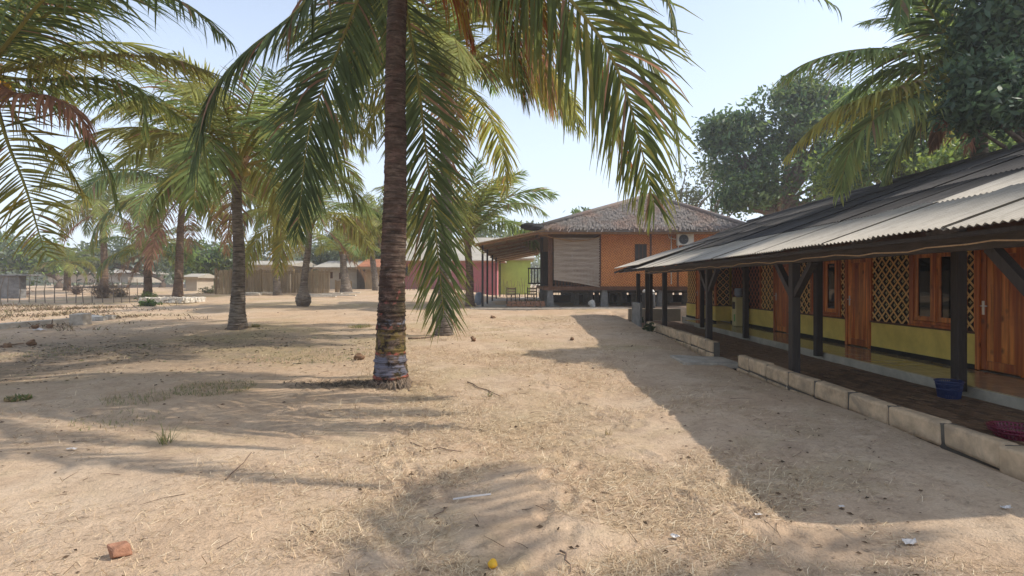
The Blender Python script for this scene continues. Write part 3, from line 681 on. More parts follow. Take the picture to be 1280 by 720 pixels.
for (u, v, s_) in ((873, 441, 0.14), (880, 443, 0.1)):
    p = on_ground(u, v); b = MB(); b.box((p.x, p.y, p.z + s_ * 0.3), (s_ * 2.2, s_ * 1.4, s_), jit=0.012); tag(b.build('loose_block', 'block', None, bevel=0.015, origin=p), 'larger loose block lying by the gap in the wall' if s_ > .12 else 'smaller loose block beside the larger one by the gap', 'block', 'loose blocks by the wall')

# dispenser and baskets on the porch
ds = thing('water_dispenser', 'cream water dispenser with upturned bottle on the tiled platform', 'water dispenser', (6.95, 17.6, 0.165))
b = MB(); b.span((6.79, 17.45, 0.163), (7.11, 17.77, 1.1)); bd = b.build('body', 'cream_plastic', ds, bevel=0.025)
b = MB(); b.span((6.785, 17.5, 0.72), (6.80, 17.72, 0.95)); b.build('tap_recess', 'black_metal', bd)
b = MB(); b.span((6.786, 17.50, 0.32), (6.797, 17.60, 0.55)); b.build('printed_panel', 'green_print', bd)
b = MB(); b.lathe([(0.07, 1.1), (0.08, 1.12), (0.13, 1.16), (0.135, 1.24), (0.128, 1.25), (0.135, 1.26), (0.135, 1.36), (0.10, 1.39)], (6.95, 17.6, 0), 16); b.build('bottle', 'tarp', ds, smooth=True)
def basket(name, c, r0, r1, h, mat, label):
    t = thing(name, label, 'basket', c); b = MB(); n = 26
    cx, cy, cz = c
    b.lathe([(r0, cz + 0.003), (r0, cz + 0.016)], (cx, cy, 0), n); b.build('base', mat, t)
    b = MB(); th = np.linspace(0, 2 * np.pi, n + 1)
    for rr, zz in ((r1 + 0.012, cz + h), (r0 + (r1 - r0) * 0.55, cz + h * 0.55), (r1 * 1.0, cz + h - 0.035)):
        b.tube(np.stack([cx + rr * np.cos(th), cy + rr * np.sin(th), np.full(n + 1, zz)], 1), 0.010, 6, cap=False)
    b.build('rim', mat, t, smooth=True)
    b = MB()
    for a in np.linspace(0, 2 * np.pi, 40, endpoint=False):
        b.bar((cx + r0 * math.cos(a), cy + r0 * math.sin(a), cz + 0.01), (cx + r1 * math.cos(a), cy + r1 * math.sin(a), cz + h), 0.014, 0.006)
    o = b.build('rib_wall', mat, t); o['kind'] = 'stuff'
basket('laundry_basket', (5.72, 7.32, 0.006), 0.12, 0.15, 0.23, 'blue_plastic', 'blue plastic basket standing by the dark porch post')
basket('laundry_basket', (4.93, 5.45, 0.006), 0.17, 0.215, 0.10, 'red_plastic', 'dark red round plastic basket on the paving behind the block wall')

# ------------------------------------------------------------------ stilt house
HY, HX0, HX1, HF, HE = 27.0, 1.25, 10.3, 1.39, 4.15
HB = 42.0
gzh = 0.36
hs = thing('stilt_house', 'woven bamboo house on stilts with shaggy grey thatched hip roof', 'house', (5.5, 30, gzh))
def hb(name, a, c, mat, bevel=0): b = MB(); b.span(a, c); return b.build(name, mat, hs, bevel=bevel)
hb('floor_deck', (HX0 - 0.3, HY - 0.08, HF - 0.18), (HX1, HB, HF), 'brown_trim')
# front wall: bamboo panels with dark studs
for (xa, xb) in ((3.82, 6.25), (6.33, 7.6), (7.68, 10.2)):
    b = MB(); b.span((xa, HY + 0.02, HF), (xb, HY + 0.07, HE)); b.build('wall_panel', 'woven_bamboo', hs)
for xa in (3.78, 6.29, 7.64, 10.24): hb('stud', (xa - 0.045, HY - 0.01, HF), (xa + 0.045, HY + 0.09, HE), 'brown_trim')
hb('top_plate', (HX0 - 0.4, HY - 0.06, HE), (HX1 + 0.2, HY + 0.1, HE + 0.16), 'batten')
hb('window', (5.5, HY + 0.0, 2.35), (6.1, HY + 0.018, 3.5), 'brown_trim')
for k in range(3):
    b = MB(); b.span((5.53 + k * 0.19, HY - 0.012, 2.4), (5.68 + k * 0.19, HY - 0.002, 3.45)); b.build('window_slat', 'dark_timber', hs)
b = MB(); b.span((HX1 - 0.1, HY + 0.1, HF), (HX1, HB, HE)); b.build('side_wall', 'woven_bamboo', hs)
b = MB(); b.span((3.78, HY + 2.2, HF), (HX1 - 0.12, HY + 2.3, HE)); b.build('inner_wall', 'brown_trim', hs)
b = MB(); b.span((3.72, HY + 0.1, HF), (3.78, HB, HE)); b.build('porch_side_wall', 'brown_trim', hs)
b = MB(); b.span((HX0, HB - 0.1, HF), (3.70, HB, HE)); b.build('rear_wall', 'dark_timber', hs)
# veranda corner post, rail, blind
hb('post', (1.2, HY, HF), (1.42, HY + 0.22, HE), 'brown_trim'); hb('post', (0.86, HY + 1.6, HF), (1.02, HY + 1.76, HE), 'dark_timber')
hb('rail', (1.42, HY, 2.28), (3.74, HY + 0.07, 2.36), 'brown_trim')
for k in range(14): hb('baluster', (1.55 + k * 0.155, HY + 0.015, HF), (1.60 + k * 0.155, HY + 0.05, 2.28), 'brown_trim')
b = MB(); nsl = 58
for k in range(nsl):
    t = k / (nsl - 1); z = 3.78 - t * 2.26; sag = 0.0 if t < 0.75 else (t - 0.75) * 1.1
    xl, xr = 1.47, 3.74
    p = [(xl, HY - 0.12 - 0.05 * math.sin(t * 3) + 0.006 * (k % 2), z + sag * 0.75), ((xl + xr) / 2, HY - 0.14 - 0.05 * math.sin(t * 3), z + sag * 0.2 + 0.012 * math.sin(k)), (xr - 0.02 * (k % 3), HY - 0.13, z - sag * 0.55)]
    for q0, q1 in zip(p[:-1], p[1:]): b.bar(q0, q1, 0.012, 0.034)
o = b.build('roll_blind', 'blind_slat', hs); o['kind'] = 'stuff'; 
b = MB(); b.tube([(0.3, HY - 0.2, 4.1), (1.4, HY - 0.25, 3.78), (2.4, HY - 0.22, 3.62), (3.2, HY - 0.2, 3.68), (3.76, HY - 0.1, 3.85)], 0.022, 6); b.build('tie_rope', 'rope', hs, smooth=True)
# stilts
def stilt(x, y, w0, w1, mat, zt=HF - 0.18):
    b = MB(); zb = float(gz(x, y)) - 0.15
    b.add([(x - w0, y - w0, zb), (x + w0, y - w0, zb), (x + w0, y + w0, zb), (x - w0, y + w0, zb), (x - w1, y - w1, zt), (x + w1, y - w1, zt), (x + w1, y + w1, zt), (x - w1, y + w1, zt)],
          [(0, 3, 2, 1), (4, 5, 6, 7), (0, 1, 5, 4), (1, 2, 6, 5), (2, 3, 7, 6), (3, 0, 4, 7)]); b.build('stilt', mat, hs, bevel=0.01)
for x in (1.3, 4.0, 6.8, 9.6): stilt(x, HY + 0.15, 0.21, 0.13, 'concrete_dark')
for yy in (29.3, 31.8, 34.5, 38, 41.5):
    for x in (1.3, 2.9, 3.6, 4.3, 5.1, 5.9, 6.7, 7.6, 8.6, 9.6): stilt(x + random.uniform(-.1, .1), yy, 0.15, 0.11, 'concrete_dark')
hb('under_beam', (HX0, HY + 0.2, HF - 0.32), (HX1, HY + 0.34, HF - 0.19), 'dark_timber')
b = MB(); b.span((1.6, 32.5, gzh - 0.1), (10.2, 32.7, 0.85)); b.build('under_shade_sheet', 'plinth_black', hs)  # black sheet standing in for the darkness under the house
# thatch roof: hipped body with layered shaggy courses
ex0, ex1, ey0, ey1, ez = 0.55, 11.0, HY - 0.95, HB + 0.8, HE + 0.02
rx, ry0, ry1, rz = 7.2, 31.2, HB - 4, 6.55
base = MB(); A = [(ex0, ey0, ez), (ex1, ey0, ez), (ex1, ey1, ez), (ex0, ey1, ez), (rx, ry0, rz), (rx, ry1, rz)]
A2 = [(x, y, z - 0.16) for x, y, z in A[:4]]
base.add(A + A2, [(0, 1, 4), (1, 2, 5, 4), (2, 3, 5), (3, 0, 4, 5), (6, 7, 1, 0), (7, 8, 2, 1), (8, 9, 3, 2), (9, 6, 0, 3), (9, 8, 7, 6)])
rf = base.build('roof', 'thatch', hs, color=True)
th = MB()
def shag(a, b_, c, d, rows, per):          # quad a-b (eave) to d-c (top), overlapping ragged tufts
    a, b_, c, d = map(np.array, (a, b_, c, d)); nrm = np.cross(b_ - a, d - a); nrm = nrm / np.linalg.norm(nrm)
    for r in range(rows):
        t = r / rows
        p0 = a + (d - a) * t; p1 = b_ + (c - b_) * t; L = np.linalg.norm(p1 - p0); n = max(3, int(L * per))
        down = ((a + b_) / 2 - (c + d) / 2); down = down / np.linalg.norm(down)
        for k in range(n):
            s = (k + rng.random()) / n; q = p0 + (p1 - p0) * s; ln = rng.uniform(0.3, 0.6); w = rng.uniform(0.015, 0.05)
            al = (p1 - p0) / max(L, 1e-6); tl = rng.normal(0, 0.12); 
            top = q - down * 0.25 + nrm * 0.03; bot = q + down * (ln - 0.25) + al * tl * ln + nrm * rng.uniform(0.03, 0.08)
            if r == 0: bot = bot - np.array([0, 0, rng.uniform(0.0, 0.12)])
            g = rng.uniform(0.8, 1.1)
            th.add([top - al * w, top + al * w, bot + al * w * 0.6, bot - al * w * 0.6], [(0, 1, 2, 3)], 0, np.array([g, g * 0.98, g * 0.95]))
shag(A[0], A[1], A[4], A[4], 26, 13); shag(A[3], A[0], A[4], A[5], 18, 3.5); shag(A[1], A[2], A[5], A[4], 12, 3)
o = th.build('thatch_tufts', 'thatch', rf, color=True); o['kind'] = 'stuff'
b = MB(); b.tube([(rx, ry0 - 0.1, rz + 0.05), (rx, ry1, rz + 0.05)], 0.16, 8); b.tube([(ex0, ey0, ez + 0.05), ((ex0 + rx) / 2, (ey0 + ry0) / 2, (ez + rz) / 2 + 0.06), (rx, ry0, rz + 0.04)], 0.13, 7); b.tube([(ex1, ey0, ez + 0.05), ((ex1 + rx) / 2, (ey0 + ry0) / 2, (ez + rz) / 2 + 0.06), (rx, ry0, rz + 0.04)], 0.13, 7)
b.build('ridge_roll', 'thatch', rf, smooth=True, color=True)
hb('fascia', (ex0 + 0.1, ey0 + 0.12, ez - 0.24), (ex1 - 0.1, ey0 + 0.18, ez - 0.06), 'batten')
b = MB(); b.span((ex0 + 0.2, ey0 + 0.3, ez - 0.20), (ex1 - 0.2, ey1 - 0.3, ez - 0.17)); b.build('soffit', 'batten', hs)
# lean-to on the left
LX0, LZ0, LZ1 = -2.35, 3.42, 4.15
b = MB(); b.add([(LX0, 26.2, LZ0), (1.3, 26.0, LZ1), (1.3, 48, LZ1), (LX0, 48, LZ0), (LX0, 26.2, LZ0 + .05), (1.3, 26.0, LZ1 + .05), (1.3, 48, LZ1 + .05), (LX0, 48, LZ0 + .05)],
      [(0, 1, 2, 3), (4, 7, 6, 5), (0, 4, 5, 1), (3, 2, 6, 7), (0, 3, 7, 4), (1, 5, 6, 2)]); b.build('lean_to_roof', 'bamboo_pale', hs)
for k in range(8): 
    yy = 26.4 + k * 3.0; b = MB(); b.bar((LX0 - 0.05, yy, LZ0 - 0.06), (1.3, yy, LZ1 - 0.06), 0.07, 0.09); b.build('rafter', 'batten', hs)
for k in range(6):
    t = k / 5; b = MB(); xx = LX0 + 0.1 + t * 3.4; b.bar((xx, 26.1, LZ0 + t * 0.70 - 0.01 + 0.0), (xx, 47.8, LZ0 + t * 0.70 - 0.01), 0.05, 0.06); b.build('purlin', 'batten', hs)
for yy in (27.2, 30.7, 35.6, 40.4, 47):
    b = MB(); b.span((-2.12, yy - 0.05, gzh - 0.1), (-2.02, yy + 0.05, LZ0 + 0.04)); b.build('post', 'black_metal', hs)
b = MB(); b.blob((0.4, 26.1, 4.28), (0.55, 0.4, 0.16), jit=0.5); b.build('tarp_bundle', 'black_fabric', hs, smooth=True)
hb('side_rail', (0.2, 29.0, 1.5), (1.1, 29.06, 1.58), 'dark_timber'); hb('side_rail', (0.2, 29.0, 2.3), (1.1, 29.06, 2.38), 'dark_timber')
for k in range(6): hb('baluster', (0.22 + k * 0.16, 29.01, 1.58), (0.27 + k * 0.16, 29.05, 2.3), 'dark_timber')
# AC unit on the house wall
ac = thing('air_conditioner', 'white outdoor air conditioner unit fixed high on the woven wall', 'air conditioner', (7.93, HY - 0.2, 3.40))
b = MB(); b.span((7.53, HY - 0.33, 3.42), (8.33, HY - 0.06, 3.98)); cs_ = b.build('casing', 'white_plastic', ac, bevel=0.02)
b = MB(); a = np.linspace(0, 2 * np.pi, 24, endpoint=False); b.add([(7.83 + 0.23 * math.cos(t), HY - 0.336, 3.70 + 0.23 * math.sin(t)) for t in a] + [(7.83 + 0.23 * math.cos(t), HY - 0.33, 3.70 + 0.23 * math.sin(t)) for t in a], [tuple(range(24))]); b.build('fan_opening', 'black_metal', cs_)
b = MB()
for rr in (0.08, 0.14, 0.20, 0.235):
    t = np.linspace(0, 2 * np.pi, 25); b.tube(np.stack([7.83 + rr * np.cos(t), np.full(25, HY - 0.345), 3.70 + rr * np.sin(t)], 1), 0.006, 4, cap=False)
b.bar((7.60, HY - 0.345, 3.70), (8.06, HY - 0.345, 3.70), 0.01, 0.01); b.build('grille', 'tarp', cs_)
for x in (7.6, 8.25):
    b = MB(); b.bar((x, HY - 0.3, 3.40), (x, HY + 0.0, 3.40), 0.04, 0.04); b.bar((x, HY - 0.3, 3.40), (x, HY + 0.01, 3.2), 0.03, 0.03); b.build('bracket', 'white_plastic', ac)
b = MB(); b.tube([(7.53, HY - 0.15, 3.7), (7.2, HY - 0.05, 3.8), (7.15, HY - 0.03, 4.0)], 0.02, 6); b.tube([(7.3, HY - 0.03, 3.9), (7.3, HY - 0.03, 1.5)], 0.025, 6); b.build('pipe', 'white_plastic', ac, smooth=True)

# slab in front of the house and lean-to
sl = MB(); sl.box((1.2, 25.9, 0.33), (7.4, 1.5, 0.12), jit=0.0); tag(sl.build('house_apron', 'concrete', None, bevel=0.02), 'grey concrete strip in front of the stilt house', kind='structure')
sl = MB(); sl.box((-0.3, 36, 0.36), (4.2, 20, 0.06)); tag(sl.build('lean_to_floor', 'concrete', None), 'grey cement floor under the lean-to', kind='structure')
# chairs, planter and sack near the veranda
def chair(p, rz, label):
    t = thing('wooden_chair', label, 'chair', p); c, s = math.cos(rz), math.sin(rz)
    def W(x, y, z): return (p[0] + c * x - s * y, p[1] + s * x + c * y, p[2] + z)
    for x in (-.24, .24):
        for y in (-.24, .24):
            b = MB(); b.bar(W(x, y, 0), W(x, y, 0.95 if y > 0 else 0.6), 0.05, 0.05); b.build('leg', 'dark_timber', t)
        b = MB(); b.bar(W(x, -.26, 0.62), W(x, .26, 0.62), 0.06, 0.03); b.build('armrest', 'bamboo_pale', t)
    for k in range(5):
        b = MB(); y = -.22 + k * .11; b.bar(W(-.24, y, 0.42), W(.24, y, 0.42), 0.085, 0.025); b.build('seat_slat', 'bamboo_pale', t)
    for k in range(3):
        b = MB(); z = 0.6 + k * .14; b.bar(W(-.24, .25, z), W(.24, .25, z), 0.02, 0.09); b.build('back_slat', 'bamboo_pale', t)
chair((-0.55, 27.8, 0.392), 2.7, 'wooden slatted chair under the lean-to, farther from the stilt')
chair((0.35, 27.9, 0.392), 3.4, 'wooden slatted chair under the lean-to, right by the stilt')
b = MB()
for k in range(8): b.box((-0.75 + k * 0.24, 26.85, 0.47), (0.21, 0.14, 0.13), jit=0.01); b.box((-0.70 + k * 0.23, 26.86, 0.60), (0.2, 0.13, 0.11), jit=0.01)
tag(b.build('brick_row', 'brick_red', None, origin=(0.1, 26.85, 0.39)), 'short double row of old red bricks beside the stilt', 'bricks')
b = MB(); b.blob((3.35, 26.75, 0.50), (0.19, 0.15, 0.2), jit=0.5); tag(b.build('sack', 'sack', None, smooth=True, origin=(3.35, 26.75, 0.36)), 'stuffed white sack leaning beside a stilt under the house', 'sack')
p = on_ground(598, 381); b = MB(); b.blob((p.x, p.y, p.z + 0.28), (0.3, 0.25, 0.42), jit=0.5); tag(b.build('tarp_bundle', 'tarp', None, smooth=True, origin=p), 'crumpled grey blue tarp at the foot of the lean-to palm', 'tarp')
# motorbike-ish storage at the porch end: a water drum
dr = thing('water_drum', 'dark plastic drum with pale lid beside the far porch posts', 'drum', (5.4, 23.6, 0.2))
b = MB(); b.lathe([(0.27, -0.15), (0.29, 0.3), (0.30, 0.35), (0.29, 0.4), (0.29, 0.85), (0.25, 0.95)], (5.4, 23.6, 0.2), 18); b.build('barrel', 'black_metal', dr, smooth=True)
b = MB(); b.lathe([(0.26, 0.95), (0.27, 0.99), (0.2, 1.08), (0.09, 1.1)], (5.4, 23.6, 0.2), 18); b.build('lid', 'white_plastic', dr, smooth=True)

# ------------------------------------------------------------------ palms
GREEN = np.array([0.115, 0.155, 0.055]); DARK = np.array([0.060, 0.088, 0.042]); OLIVE = np.array([0.215, 0.210, 0.060]); YELLOW = np.array([0.36, 0.28, 0.06])
DEAD = np.array([0.30, 0.19, 0.12]); RUST = np.array([0.33, 0.12, 0.045])
def spline(P, n):
    P = np.asarray(P, float); P = np.vstack([2 * P[0] - P[1], P, 2 * P[-1] - P[-2]]); out = []
    segs = len(P) - 3
    for u in np.linspace(0, segs - 1e-6, n):
        i = int(u); t = u - i; a, b, c, d = P[i], P[i + 1], P[i + 2], P[i + 3]
        out.append(0.5 * (2 * b + (c - a) * t + (2 * a - 5 * b + 4 * c - d) * t * t + (3 * b - a - 3 * c + d) * t ** 3))
    return np.array(out)
def frond_mb(path, side, Lmax=0.95, per=85, droop=0.45, lift=0.25, col=GREEN, tip=OLIVE, width=0.024, bare=0.14, roll=0.0, ragged=0.12, rach=0.03, dead_frac=0.0, dead_col=RUST, seg=4, ang=(66, 26), rachcol=(0.27, 0.25, 0.08), shift=0.0, taper=0.5):
    path = np.asarray(path, float); n = len(path)
    d = np.linalg.norm(np.diff(path, axis=0), axis=1); s = np.concatenate([[0], np.cumsum(d)]); s /= s[-1]
    t = np.repeat(np.linspace(bare, 0.995, per), 2); sg = np.tile([1.0, -1.0], per)
    t = np.clip(t + rng.normal(0, 0.004, t.shape) + np.where(sg > 0, 0, 0.004), bare, 1)
    p0 = np.stack([np.interp(t, s, path[:, k]) for k in range(3)], 1)
    tg = np.gradient(path, s, axis=0); tg /= np.linalg.norm(tg, axis=1)[:, None]
    T = np.stack([np.interp(t, s, tg[:, k]) for k in range(3)], 1); T /= np.linalg.norm(T, axis=1)[:, None]
    S = np.asarray(side, float); S = S[None, :] - (T @ S)[:, None] * T; S /= np.linalg.norm(S, axis=1)[:, None]
    N = np.cross(S, T)
    rl = roll * (0.3 + t)
    S, N = S * np.cos(rl)[:, None] + N * np.sin(rl)[:, None], N * np.cos(rl)[:, None] - S * np.sin(rl)[:, None]
    u = (t - bare) / (1 - bare)
    prof = (0.50 + 2.0 * u * (1 - u)) * (1 - taper * u ** 3)
    L = Lmax * prof * (1 + rng.normal(0, ragged, t.shape)) * np.where(rng.random(t.shape) < 0.10, rng.uniform(0.05, 0.8, t.shape), 1.0)
    A = np.radians(ang[0] + (ang[1] - ang[0]) * u ** 0.8 + rng.normal(0, 6, t.shape))
    D = np.sin(A)[:, None] * S * sg[:, None] + np.cos(A)[:, None] * T + (lift * (1 - 0.5 * u) + rng.normal(0, 0.06, t.shape))[:, None] * N
    D /= np.linalg.norm(D, axis=1)[:, None]
    dr = droop * np.clip(1 + rng.normal(0, 0.35, t.shape), 0.1, 2.5); dr = np.where(rng.random(t.shape) < 0.07, dr + rng.uniform(0.8, 2.5, t.shape), dr)
    us = np.linspace(0, 1, seg + 1); Wp = np.interp(us, [0, 0.12, 0.45, 0.8, 1], [0.45, 1.0, 1.0, 0.6, 0.08])
    wv = np.cross(D, N); wv /= np.linalg.norm(wv, axis=1)[:, None] + 1e-9
    tw = rng.normal(0, 0.35, t.shape); wv = wv * np.cos(tw)[:, None] + N * np.sin(tw)[:, None]
    M = len(t); V = np.zeros((M, seg + 1, 2, 3)); C = np.zeros((M, seg + 1, 2, 3))
    down = np.array([0, 0, -1.0])
    isdead = rng.random(t.shape) < dead_frac
    cb = np.asarray(col)[None, :] * (1 + rng.normal(0, 0.22, (M, 1))).clip(0.4, 1.8)
    cb = np.where((rng.random(M) < 0.04)[:, None], DEAD[None, :] * 0.9, cb); cb = np.where((rng.random(M) < 0.08)[:, None], np.asarray(tip)[None, :], cb)
    pos = p0.copy(); dcur = D.copy(); w0 = width * (0.75 + 0.5 * np.sin(np.pi * np.clip(u, 0, 1))) * (1 + rng.normal(0, 0.15, t.shape))
    for k in range(seg + 1):
        if k > 0:
            pos = pos + dcur * (L / seg)[:, None]
            dcur = dcur + down[None, :] * (dr * 1.6 / seg * (0.4 + k / seg))[:, None]; dcur /= np.linalg.norm(dcur, axis=1)[:, None]
        V[:, k, 0] = pos - wv * (w0 * Wp[k])[:, None]; V[:, k, 1] = pos + wv * (w0 * Wp[k])[:, None]
        f = np.clip((us[k] - 0.55) / 0.45, 0, 1) ** 1.5 * 0.7 + 0.25 * shift
        cc = cb * (1 - f) + np.asarray(tip)[None, :] * f
        cc = np.where(isdead[:, None], np.asarray(dead_col)[None, :], cc)
        C[:, k, 0] = cc; C[:, k, 1] = cc
    mb = MB(); K = (seg + 1) * 2
    base = (np.arange(M) * K)[:, None, None]; kk = np.arange(seg)[None, :, None] * 2
    Fq = (base + kk + np.array([0, 1, 3, 2])[None, None, :]).reshape(-1, 4)
    mb.add(V.reshape(-1, 3), Fq.tolist(), 0, C.reshape(-1, 3))
    rr = rach * np.interp(np.linspace(0, 1, n), [0, 0.06, 0.15, 1], [1.7, 1.15, 0.9, 0.14])
    mb.tube(path, rr, 5, 0, True, np.array(rachcol))
    return mb
def rachis(L, e0, bend, n=18, sway=0.0):
    p = [np.zeros(3)]; 
    for k in range(1, n):
        t = k / (n - 1); e = R(e0 - bend * t ** 1.25); y = sway * math.sin(t * 2.2)
        d = np.array([math.cos(e) * math.cos(y), math.cos(e) * math.sin(y), math.sin(e)]); p.append(p[-1] + d * L / (n - 1))
    return np.array(p)
VAR = []
specs = [(82, 50, 0.2), (74, 70, 0.3), (66, 85, 0.35), (58, 95, 0.4), (48, 100, 0.45), (38, 105, 0.5), (26, 105, 0.6), (12, 100, 0.65), (-5, 80, 0.7), (-28, 55, 0.7), (-50, 35, 0.75), (-68, 18, 0.8)]
for q, (e0, bend, dr) in enumerate(specs):
    for rep in range(2):
        young = q < 4; col = GREEN * (1.45 if young else 1.25) if rep == 0 else GREEN * 0.45 + OLIVE * 0.8
        if q > 7: col = col * 0.4 + OLIVE * 0.6
        VAR.append((q, frond_mb(rachis(3.6, e0, bend + rng.uniform(-8, 8), sway=rng.uniform(-.25, .25)), (0, 1, 0), 1.0, 84, dr, 0.3, col, OLIVE if q < 7 else YELLOW, 0.019, 0.13, rng.uniform(-.6, .6), 0.14, 0.032, seg=3).mesh('frond', 'frond_leaf', color=True)))
DEADV = [frond_mb(rachis(3.2, e0, bend, sway=.2), (0, 1, 0), 0.8, 44, 1.0, 0.0, DEAD, DEAD * 0.8, 0.02, 0.15, .4, 0.25, 0.028, seg=3, rachcol=tuple(DEAD * 0.9)).mesh('dead_frond', 'frond_leaf', color=True) for e0, bend in ((-20, 60), (-45, 40), (5, 95))]
def trunk_mb(base, top, r0, r1, bend=(0, 0), flare=1.5, flare_h=0.5, ring=0.075, bulge=None, sides=20, wob=0.02):
    base = np.array(base, float); top = np.array(top, float); H = top[2] - base[2]
    n = max(12, int(H / ring) * 6); t = np.linspace(0, 1, n); p = base[None] + (top - base)[None] * t[:, None]
    p[:, 0] += bend[0] * np.sin(np.pi * t) + wob * np.sin(t * 9 + base[0]); p[:, 1] += bend[1] * np.sin(np.pi * t) + wob * np.cos(t * 7 + base[1])
    h = t * H; r = r0 + (r1 - r0) * t ** 0.8; r = r * (1 + (flare - 1) * np.exp(-h / flare_h))
    if bulge: r = r * (1 + bulge[0] * np.exp(-((h - bulge[1]) / bulge[2]) ** 2))
    ph = (h / ring + 1.6 * fbm(h * 4, h * 0 + base[0], 3, 8)) % 1.0; r = r * (1 + (0.075 + 0.07 * vnoise(h * 3.1, h * 0 + 3, 2)) * np.clip(1 - 1.3 * ph, 0, 1) ** 1.5 + 0.045 * vnoise(h * 16, h * 0, 4))
    th = np.arange(sides); sq = 1 + 0.06 * fbm(np.repeat(h[:, None] * 5, sides, 1), np.repeat(np.cos(th * 2 * np.pi / sides)[None] * 2 + np.sin(th * 2 * np.pi / sides)[None] * 3, n, 0), 3, 6)
    p[0, 2] -= 0.12
    mb = MB(); mb.tube(p, r, sides, 0, True, squash=sq); return mb
def roots(mb, c, r0, r1, h, n=110):
    for k in range(n):
        a = rng.uniform(0, 2 * np.pi); rr = rng.uniform(0.85, 1.0); L = rng.uniform(0.15, 1.0) * (0.65 + 0.35 * math.sin(a * 3 + c[0]))
        x0, y0 = c[0] + r0 * rr * math.cos(a), c[1] + r0 * rr * math.sin(a); x1, y1 = c[0] + (r0 + (r1 - r0) * L) * math.cos(a + rng.normal(0, .12)), c[1] + (r0 + (r1 - r0) * L) * math.sin(a + rng.normal(0, .12))
        mb.tube([(x0, y0, c[2] + h * rng.uniform(0.5, 1.0)), ((x0 + x1) / 2 + rng.normal(0, .015), (y0 + y1) / 2 + rng.normal(0, .015), c[2] + h * 0.45 * rng.uniform(.6, 1.2)), (x1, y1, c[2] - 0.04)], [0.012, 0.011, 0.008], 4)
PALM_GROUP = 'coconut palms on the sand'
def crown_parts(t, top, scale=1.0, count=22, low=10, high=0, seed=0, skip=None, dead=2, nuts=6, nutmat='green_nut', fade=1.0):
    r = random.Random(seed); top = Vector(top)
    for k in range(count):
        f = k / max(1, count - 1); q = high + f * (low - high); qi = min(11, max(0, int(round(q + r.uniform(-.6, .6)))))
        az = k * 2.39996 + r.uniform(-.25, .25)
        if skip and skip(az, qi): continue
        m = [mm for (vq, mm) in VAR if vq == qi][r.randint(0, 1)]
        s = scale * (0.62 + 0.38 * min(1, f * 3)) * r.uniform(0.9, 1.08)
        inst('frond', m, t, top + Vector((math.cos(az) * .06, math.sin(az) * .06, 0.16 * scale * (0.5 - f))), (0, 0, az), (s, s, s))
    for k in range(dead):
        az = r.uniform(0, 6.28); s = scale * r.uniform(.7, .95); o = inst('dead_frond', DEADV[k % 3], t, top + Vector((0, 0, -0.12)), (0, 0, az), (s, s, s))
    for k in range(nuts):
        az = k * 2.4 + r.random(); rr = 0.20 * scale + r.random() * 0.08; b = MB(); c = top + Vector((math.cos(az) * rr, math.sin(az) * rr, -0.12 - r.random() * 0.22))
        b.blob(tuple(c), (0.095, 0.095, 0.12), seg=10, ring=7, jit=0.08); b.build('coconut', nutmat, t, smooth=True)
    b = MB()                                        # frond bases and fibre below the crown
    for k in range(16):
        az = k * 2.4; b.tube([(top.x + .05 * math.cos(az), top.y + .05 * math.sin(az), top.z - 0.30 * scale), (top.x + .13 * scale * math.cos(az), top.y + .13 * scale * math.sin(az), top.z - 0.05), (top.x + .22 * scale * math.cos(az), top.y + .22 * scale * math.sin(az), top.z + 0.18 * scale)], [0.075 * scale, 0.06 * scale, 0.035 * scale], 6)
    b.build('crown_fibre', 'husk', t, smooth=True)
def palm(u, v, utop, vtop, label, r0, r1, scale, mat='trunk_grey', Y=None, dY=0.0, seed=1, count=22, low=9.5, high=0, flare=1.5, bulge=None, dead=2, nuts=5, rootn=50, bend=(0, 0), ring=0.075):
    p = on_ground(u, v)
    if Y: p = Vector(((u - CX) / F * Y, Y, ground((u - CX) / F * Y, Y)))
    top = pix(utop, vtop, p.y + dY); t = thing('palm_tree', label, 'palm tree', p, PALM_GROUP)
    tr = trunk_mb(p, top, r0, r1, bend, flare, bulge=bulge, ring=ring).build('trunk', mat, t, smooth=True)
    if rootn:
        b = MB(); roots(b, p, r0 * flare * 0.85, r0 * flare * 1.25, 0.10, rootn); o = b.build('roots', 'root', t); o['kind'] = 'stuff'
    crown_parts(t, top, scale, count, low, high, seed, dead=dead, nuts=nuts)
    return t, p, top

# hero palm
hp = on_ground(490, 482); hp = Vector((hp.x, hp.y, hp.z)); htop = Vector((hp.x + 0.10, hp.y + 0.15, 7.1))
hero = thing('palm_tree', 'tall leaning coconut palm with flaking painted bands on its dark trunk', 'palm tree', hp, PALM_GROUP)
trunk_mb(hp, htop, 0.205, 0.128, (-0.03, 0), 1.30, 0.75, ring=0.085, sides=28).build('trunk', 'trunk_hero', hero, smooth=True)
b = MB(); roots(b, hp, 0.25, 0.42, 0.13, 260); o = b.build('roots', 'root', hero); o['kind'] = 'stuff'
def hfrond(pts, parent, L=1.0, per=95, droop=0.6, col=GREEN, tip=OLIVE, roll=0.0, lift=0.1, bare=0.08, sidev=None, start=None, width=0.0158, name='frond', **kw):
    L = L * 1.2; per = int(per * (1.0 if parent['label'].startswith('coconut palm with yellow') else 1.65))
    P = [np.array(start)] if start is not None else []
    P += [np.array(pix(u, v, Y)) for (u, v, Y) in pts]
    path = spline(P, 26); d = path[-1] - path[0]; d[2] = 0
    sv = sidev if sidev is not None else np.cross([0, 0, 1.0], d / (np.linalg.norm(d) + 1e-9))
    mb = frond_mb(path, sv, L, per, droop, lift, col, tip, width, bare, roll, 0.10, 0.036, seg=6, **kw)
    return mb.build(name, 'frond_leaf', parent, color=True, origin=tuple(wloc(parent)))
H0 = tuple(htop)
DG = DARK * 0.75 + GREEN * 0.25
